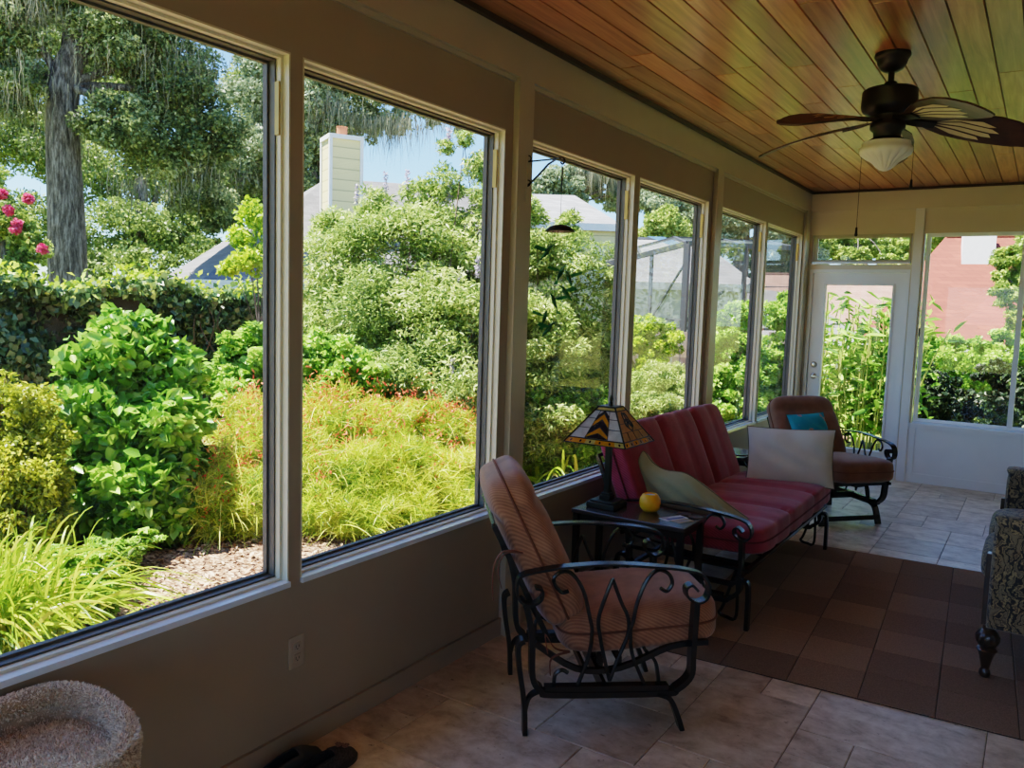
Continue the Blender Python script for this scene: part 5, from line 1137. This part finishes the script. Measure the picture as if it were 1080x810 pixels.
inv = Matrix.Translation(h1.location) @ Matrix.Rotation(YAW-.10, 4, 'Z'); inv = inv.inverted()
lc = inv @ Vector((chp[0], chp[1], 0)); Rz = Matrix.Rotation(R(34), 4, 'Z')
def chim(mb, hw, z0, z1):
    k = MB().box(-hw, hw, -hw, hw, z0, z1); k.v = [tuple(Rz @ Vector(p)+Vector((lc.x, lc.y, 0))) for p in k.v]; return mb.add(k.v, k.f)
co_ = chim(MB(), .30, 2.2, 4.78).build('chimney', M['cream'], h1)
chim(MB(), .335, 4.76, 4.84).build('chimney_cap', M['wtrim'], co_)
k = MB().lathe([(.10, 4.84), (.10, 5.02), (.11, 5.04), (.001, 5.05)], (lc.x, lc.y, 0), 16); k.build('flue_pot', simple('clay flue', srgb(176, 108, 78), .8), co_)
mb = MB()
for sx in (-1, 1):
    for sy in (-1, 1):
        q = MB().box(sx*.30-.03, sx*.30+.03, sy*.30-.03, sy*.30+.03, 2.2, 4.76); q.v = [tuple(Rz @ Vector(p)+Vector((lc.x, lc.y, 0))) for p in q.v]; mb.add(q.v, q.f)
mb.build('corner_board', M['wtrim'], co_)
# wing with the skylight
gc = P(690, 268, 22.5); h2 = gable('house', 'grey shingled wing with a skylight and white gable behind the pool enclosure', 'house', gc, YAW-.05, 4.2, 4.4, 2.35, 3.55, M['wtrim'], M['shg'], hip=.55)
gw = P(700, 255, 19.4); Mw = (Matrix.Translation(h2.location) @ Matrix.Rotation(YAW-.05, 4, 'Z')).inverted(); lw_ = Mw @ Vector(gw)
MB().poly([(lw_.x-.40, lw_.y+.0, lw_.z+.12), (lw_.x+.15, lw_.y-.35, lw_.z-.12), (lw_.x+.62, lw_.y-.28, lw_.z-.12), (lw_.x+.02, lw_.y+.1, lw_.z+.12)]).build('skylight', M['skyl'], h2)
# second shingle roof behind the screen
gable('house', 'grey shingled house seen through the pool screens', 'house', P(745, 330, 26), YAW-.35, 9, 6, .95, 2.4, M['wtrim'], M['shd'], hip=.5)
# pool enclosure: dark aluminium frame with mesh panels
pe = thing('pool_enclosure', 'dark framed screened pool enclosure behind the fourth window', 'screen enclosure', tuple(pg(720, 330, 16)))
pe_o = np.array(pe.location); M['alum'] = simple('bronze aluminium', srgb(58, 62, 66), .5, var=.05); M['mesh'] = screenmat('insect screen', srgb(74, 84, 86), .44)
def L3(u, v, d): return Vector(P(u, v, d)-pe_o)
fr = []
A = L3(632, 281, 17.0); Bt = L3(725, 257, 15.6); Ct = L3(842, 262, 17.5); D0 = L3(600, 282, 18)
zb_ = 1.25-pe_o[2]
def down(v, z): return Vector((v.x, v.y, z))
rails = [(A, Bt), (Bt, Ct), (D0, A)]
beams = MB()
for a, b in rails: beams.bar([a, b], .10, .07, (0, 0, 1))
for z in (zb_, zb_+.16): 
    for a, b in rails: beams.bar([down(a, z), down(b, z)], .05, .06, (0, 0, 1))
beams.build('frame_rail', M['alum'], pe)
def lerp(a, b, f): return a+(b-a)*f
for a, b, f, r_ in ((A, Bt, .0, .04), (A, Bt, .62, .03), (A, Bt, 1, .055), (Bt, Ct, .5, .04), (Bt, Ct, 1, .05), (D0, A, .5, .04)):
    p = lerp(a, b, f); MB().box(p.x-r_, p.x+r_, p.y-r_, p.y+r_, 0, p.z).build('post', M['alum'], pe)
for a, b, f0, f1, hi in ((A, Bt, .62, 1, .80), (D0, A, .6, 1.0, .62), (Bt, Ct, .0, .32, .45)):
    p, q = lerp(a, b, f0), lerp(a, b, f1); MB().bar([down(p, zb_+.1), down(q, zb_+(q.z-zb_)*hi)], .05, .05, (0, 0, 1)).build('brace', M['alum'], pe)
mb = MB()
for a, b in rails: mb.poly([down(a, zb_), down(b, zb_), b, a])
back = [v+Vector((-1.5, 3.0, .4)) for v in (D0, A, Bt, Ct)]
mb.poly([A, Bt, back[2], back[1]]); mb.poly([Bt, Ct, back[3], back[2]]); mb.poly([D0, A, back[1], back[0]])
mb.build('screen_panel', M['mesh'], pe)
rb = MB()
for a, b in ((A, back[1]), (Bt, back[2]), (Ct, back[3]), (lerp(A, Bt, .5), lerp(back[1], back[2], .5)), (lerp(Bt, Ct, .5), lerp(back[2], back[3], .5)), (back[1], back[2]), (back[2], back[3])): rb.bar([a, b], .06, .06, (0, 0, 1))
rb.build('roof_beam', M['alum'], pe)
# wooden fence pieces by the pool
wf = thing('wooden_fence', 'weathered grey wooden fence beyond the lime shrub', 'fence', tuple(pg(705, 400, 13.2)))
M['fwood'] = simple('weathered fence wood', srgb(150, 138, 122), .9, var=.25, scale=12)
fdir = Vector((math.cos(YAW-.25), math.sin(YAW-.25), 0)); mb = MB()
for q in range(34):
    c = fdir*(-2.2+q*.135); mb.bar([c+Vector((0, 0, .02)), c+Vector((0, 0, 1.42+.03*math.sin(q*2.3)))], .12, .02, fdir)
mb.build('pickets', M['fwood'], wf)
MB().bar([fdir*-2.3+Vector((.03, -.05, .45)), fdir*2.4+Vector((.03, -.05, .45))], .09, .04, (0, 0, 1)).bar([fdir*-2.3+Vector((.03, -.05, 1.15)), fdir*2.4+Vector((.03, -.05, 1.15))], .09, .04, (0, 0, 1)).build('fence_rail', M['fwood'], wf)
# red roofed house to the right, brown roofed house behind the door
rh = P(1040, 330, 21); h3 = gable('house', 'house with a red shingle roof and white chimney seen through the right window', 'house', rh, YAW*.25, 5.4, 6.0, 1.20, 3.75, simple('grey stucco', srgb(150, 152, 150), .8), M['shr'], hip=.72)
cw = P(1031, 268, 20.45); Mi = (Matrix.Translation(h3.location) @ Matrix.Rotation(YAW*.25, 4, 'Z')).inverted(); lw_ = Mi @ Vector(cw)
MB().box(lw_.x-.36, lw_.x+.36, lw_.y-.3, lw_.y+.3, 2.0, lw_.z+.62).build('chimney', M['wtrim'], h3)
pr = P(1055, 338, 16.2); lp_ = Mi @ Vector(pr)
MB().add([(lp_.x-.75, lp_.y-.4, lp_.z-.10), (lp_.x+1.6, lp_.y-.4, lp_.z-.10), (lp_.x+1.6, lp_.y+1.6, lp_.z+.5), (lp_.x-.1, lp_.y+1.6, lp_.z+.5)], [(0, 1, 2, 3)]).build('porch_roof', M['shr'], h3)
gable('house', 'brown shingled house showing above the ginger canes at the door', 'house', P(895, 318, 25), YAW*.3, 6.5, 5, 1.25, 2.85, simple('tan stucco', srgb(150, 130, 110), .8), M['shb'], hip=.2)
# ================================================================ LIGHT
sun = bpy.data.lights.new('sun', 'SUN'); so = bpy.data.objects.new('sun', sun); COL.objects.link(so)
sun.energy = 6.8; sun.angle = R(.6); sun.color = (1, .94, .82)
sd = Vector((-.79, -.60, 0)).normalized()*math.cos(R(67)) + Vector((0, 0, math.sin(R(67))))
so.rotation_euler = sd.to_track_quat('Z', 'Y').to_euler(); so.location = (-8, -4, 14)
w = bpy.data.worlds.new('sky'); S.world = w; w.use_nodes = True; nt = w.node_tree; nt.nodes.clear()
st = nt.nodes.new('ShaderNodeTexSky'); st.sky_type = 'NISHITA'; st.sun_disc = False; st.sun_elevation = R(67)
st.sun_rotation = math.atan2(sd.x, sd.y); st.air_density = 1.0; st.dust_density = .1; st.ozone_density = 2.0
bg = nt.nodes.new('ShaderNodeBackground'); bg.inputs[1].default_value = .108
wo = nt.nodes.new('ShaderNodeOutputWorld'); hs = nt.nodes.new('ShaderNodeHueSaturation'); hs.inputs['Saturation'].default_value = 1.0; hs.inputs['Hue'].default_value = .50; nt.links.new(st.outputs[0], hs.inputs['Color']); tm = nt.nodes.new('ShaderNodeMix'); tm.data_type = 'RGBA'; tm.blend_type = 'MULTIPLY'; tm.inputs[0].default_value = 1; tm.inputs[7].default_value = (.66, .86, 1.08, 1); nt.links.new(hs.outputs[0], tm.inputs[6]); nt.links.new(tm.outputs[2], bg.inputs[0]); nt.links.new(bg.outputs[0], wo.inputs[0])
S.view_settings.view_transform = 'Filmic'; S.view_settings.look = 'Medium High Contrast'; S.view_settings.exposure = 1.95
S.cycles.max_bounces = 10; S.cycles.diffuse_bounces = 5; S.cycles.glossy_bounces = 4; S.cycles.transmission_bounces = 6; S.cycles.transparent_max_bounces = 16
S.cycles.use_denoising = True; S.cycles.sample_clamp_indirect = 6; S.cycles.caustics_reflective = False; S.cycles.caustics_refractive = False
S.cycles.use_adaptive_sampling = False
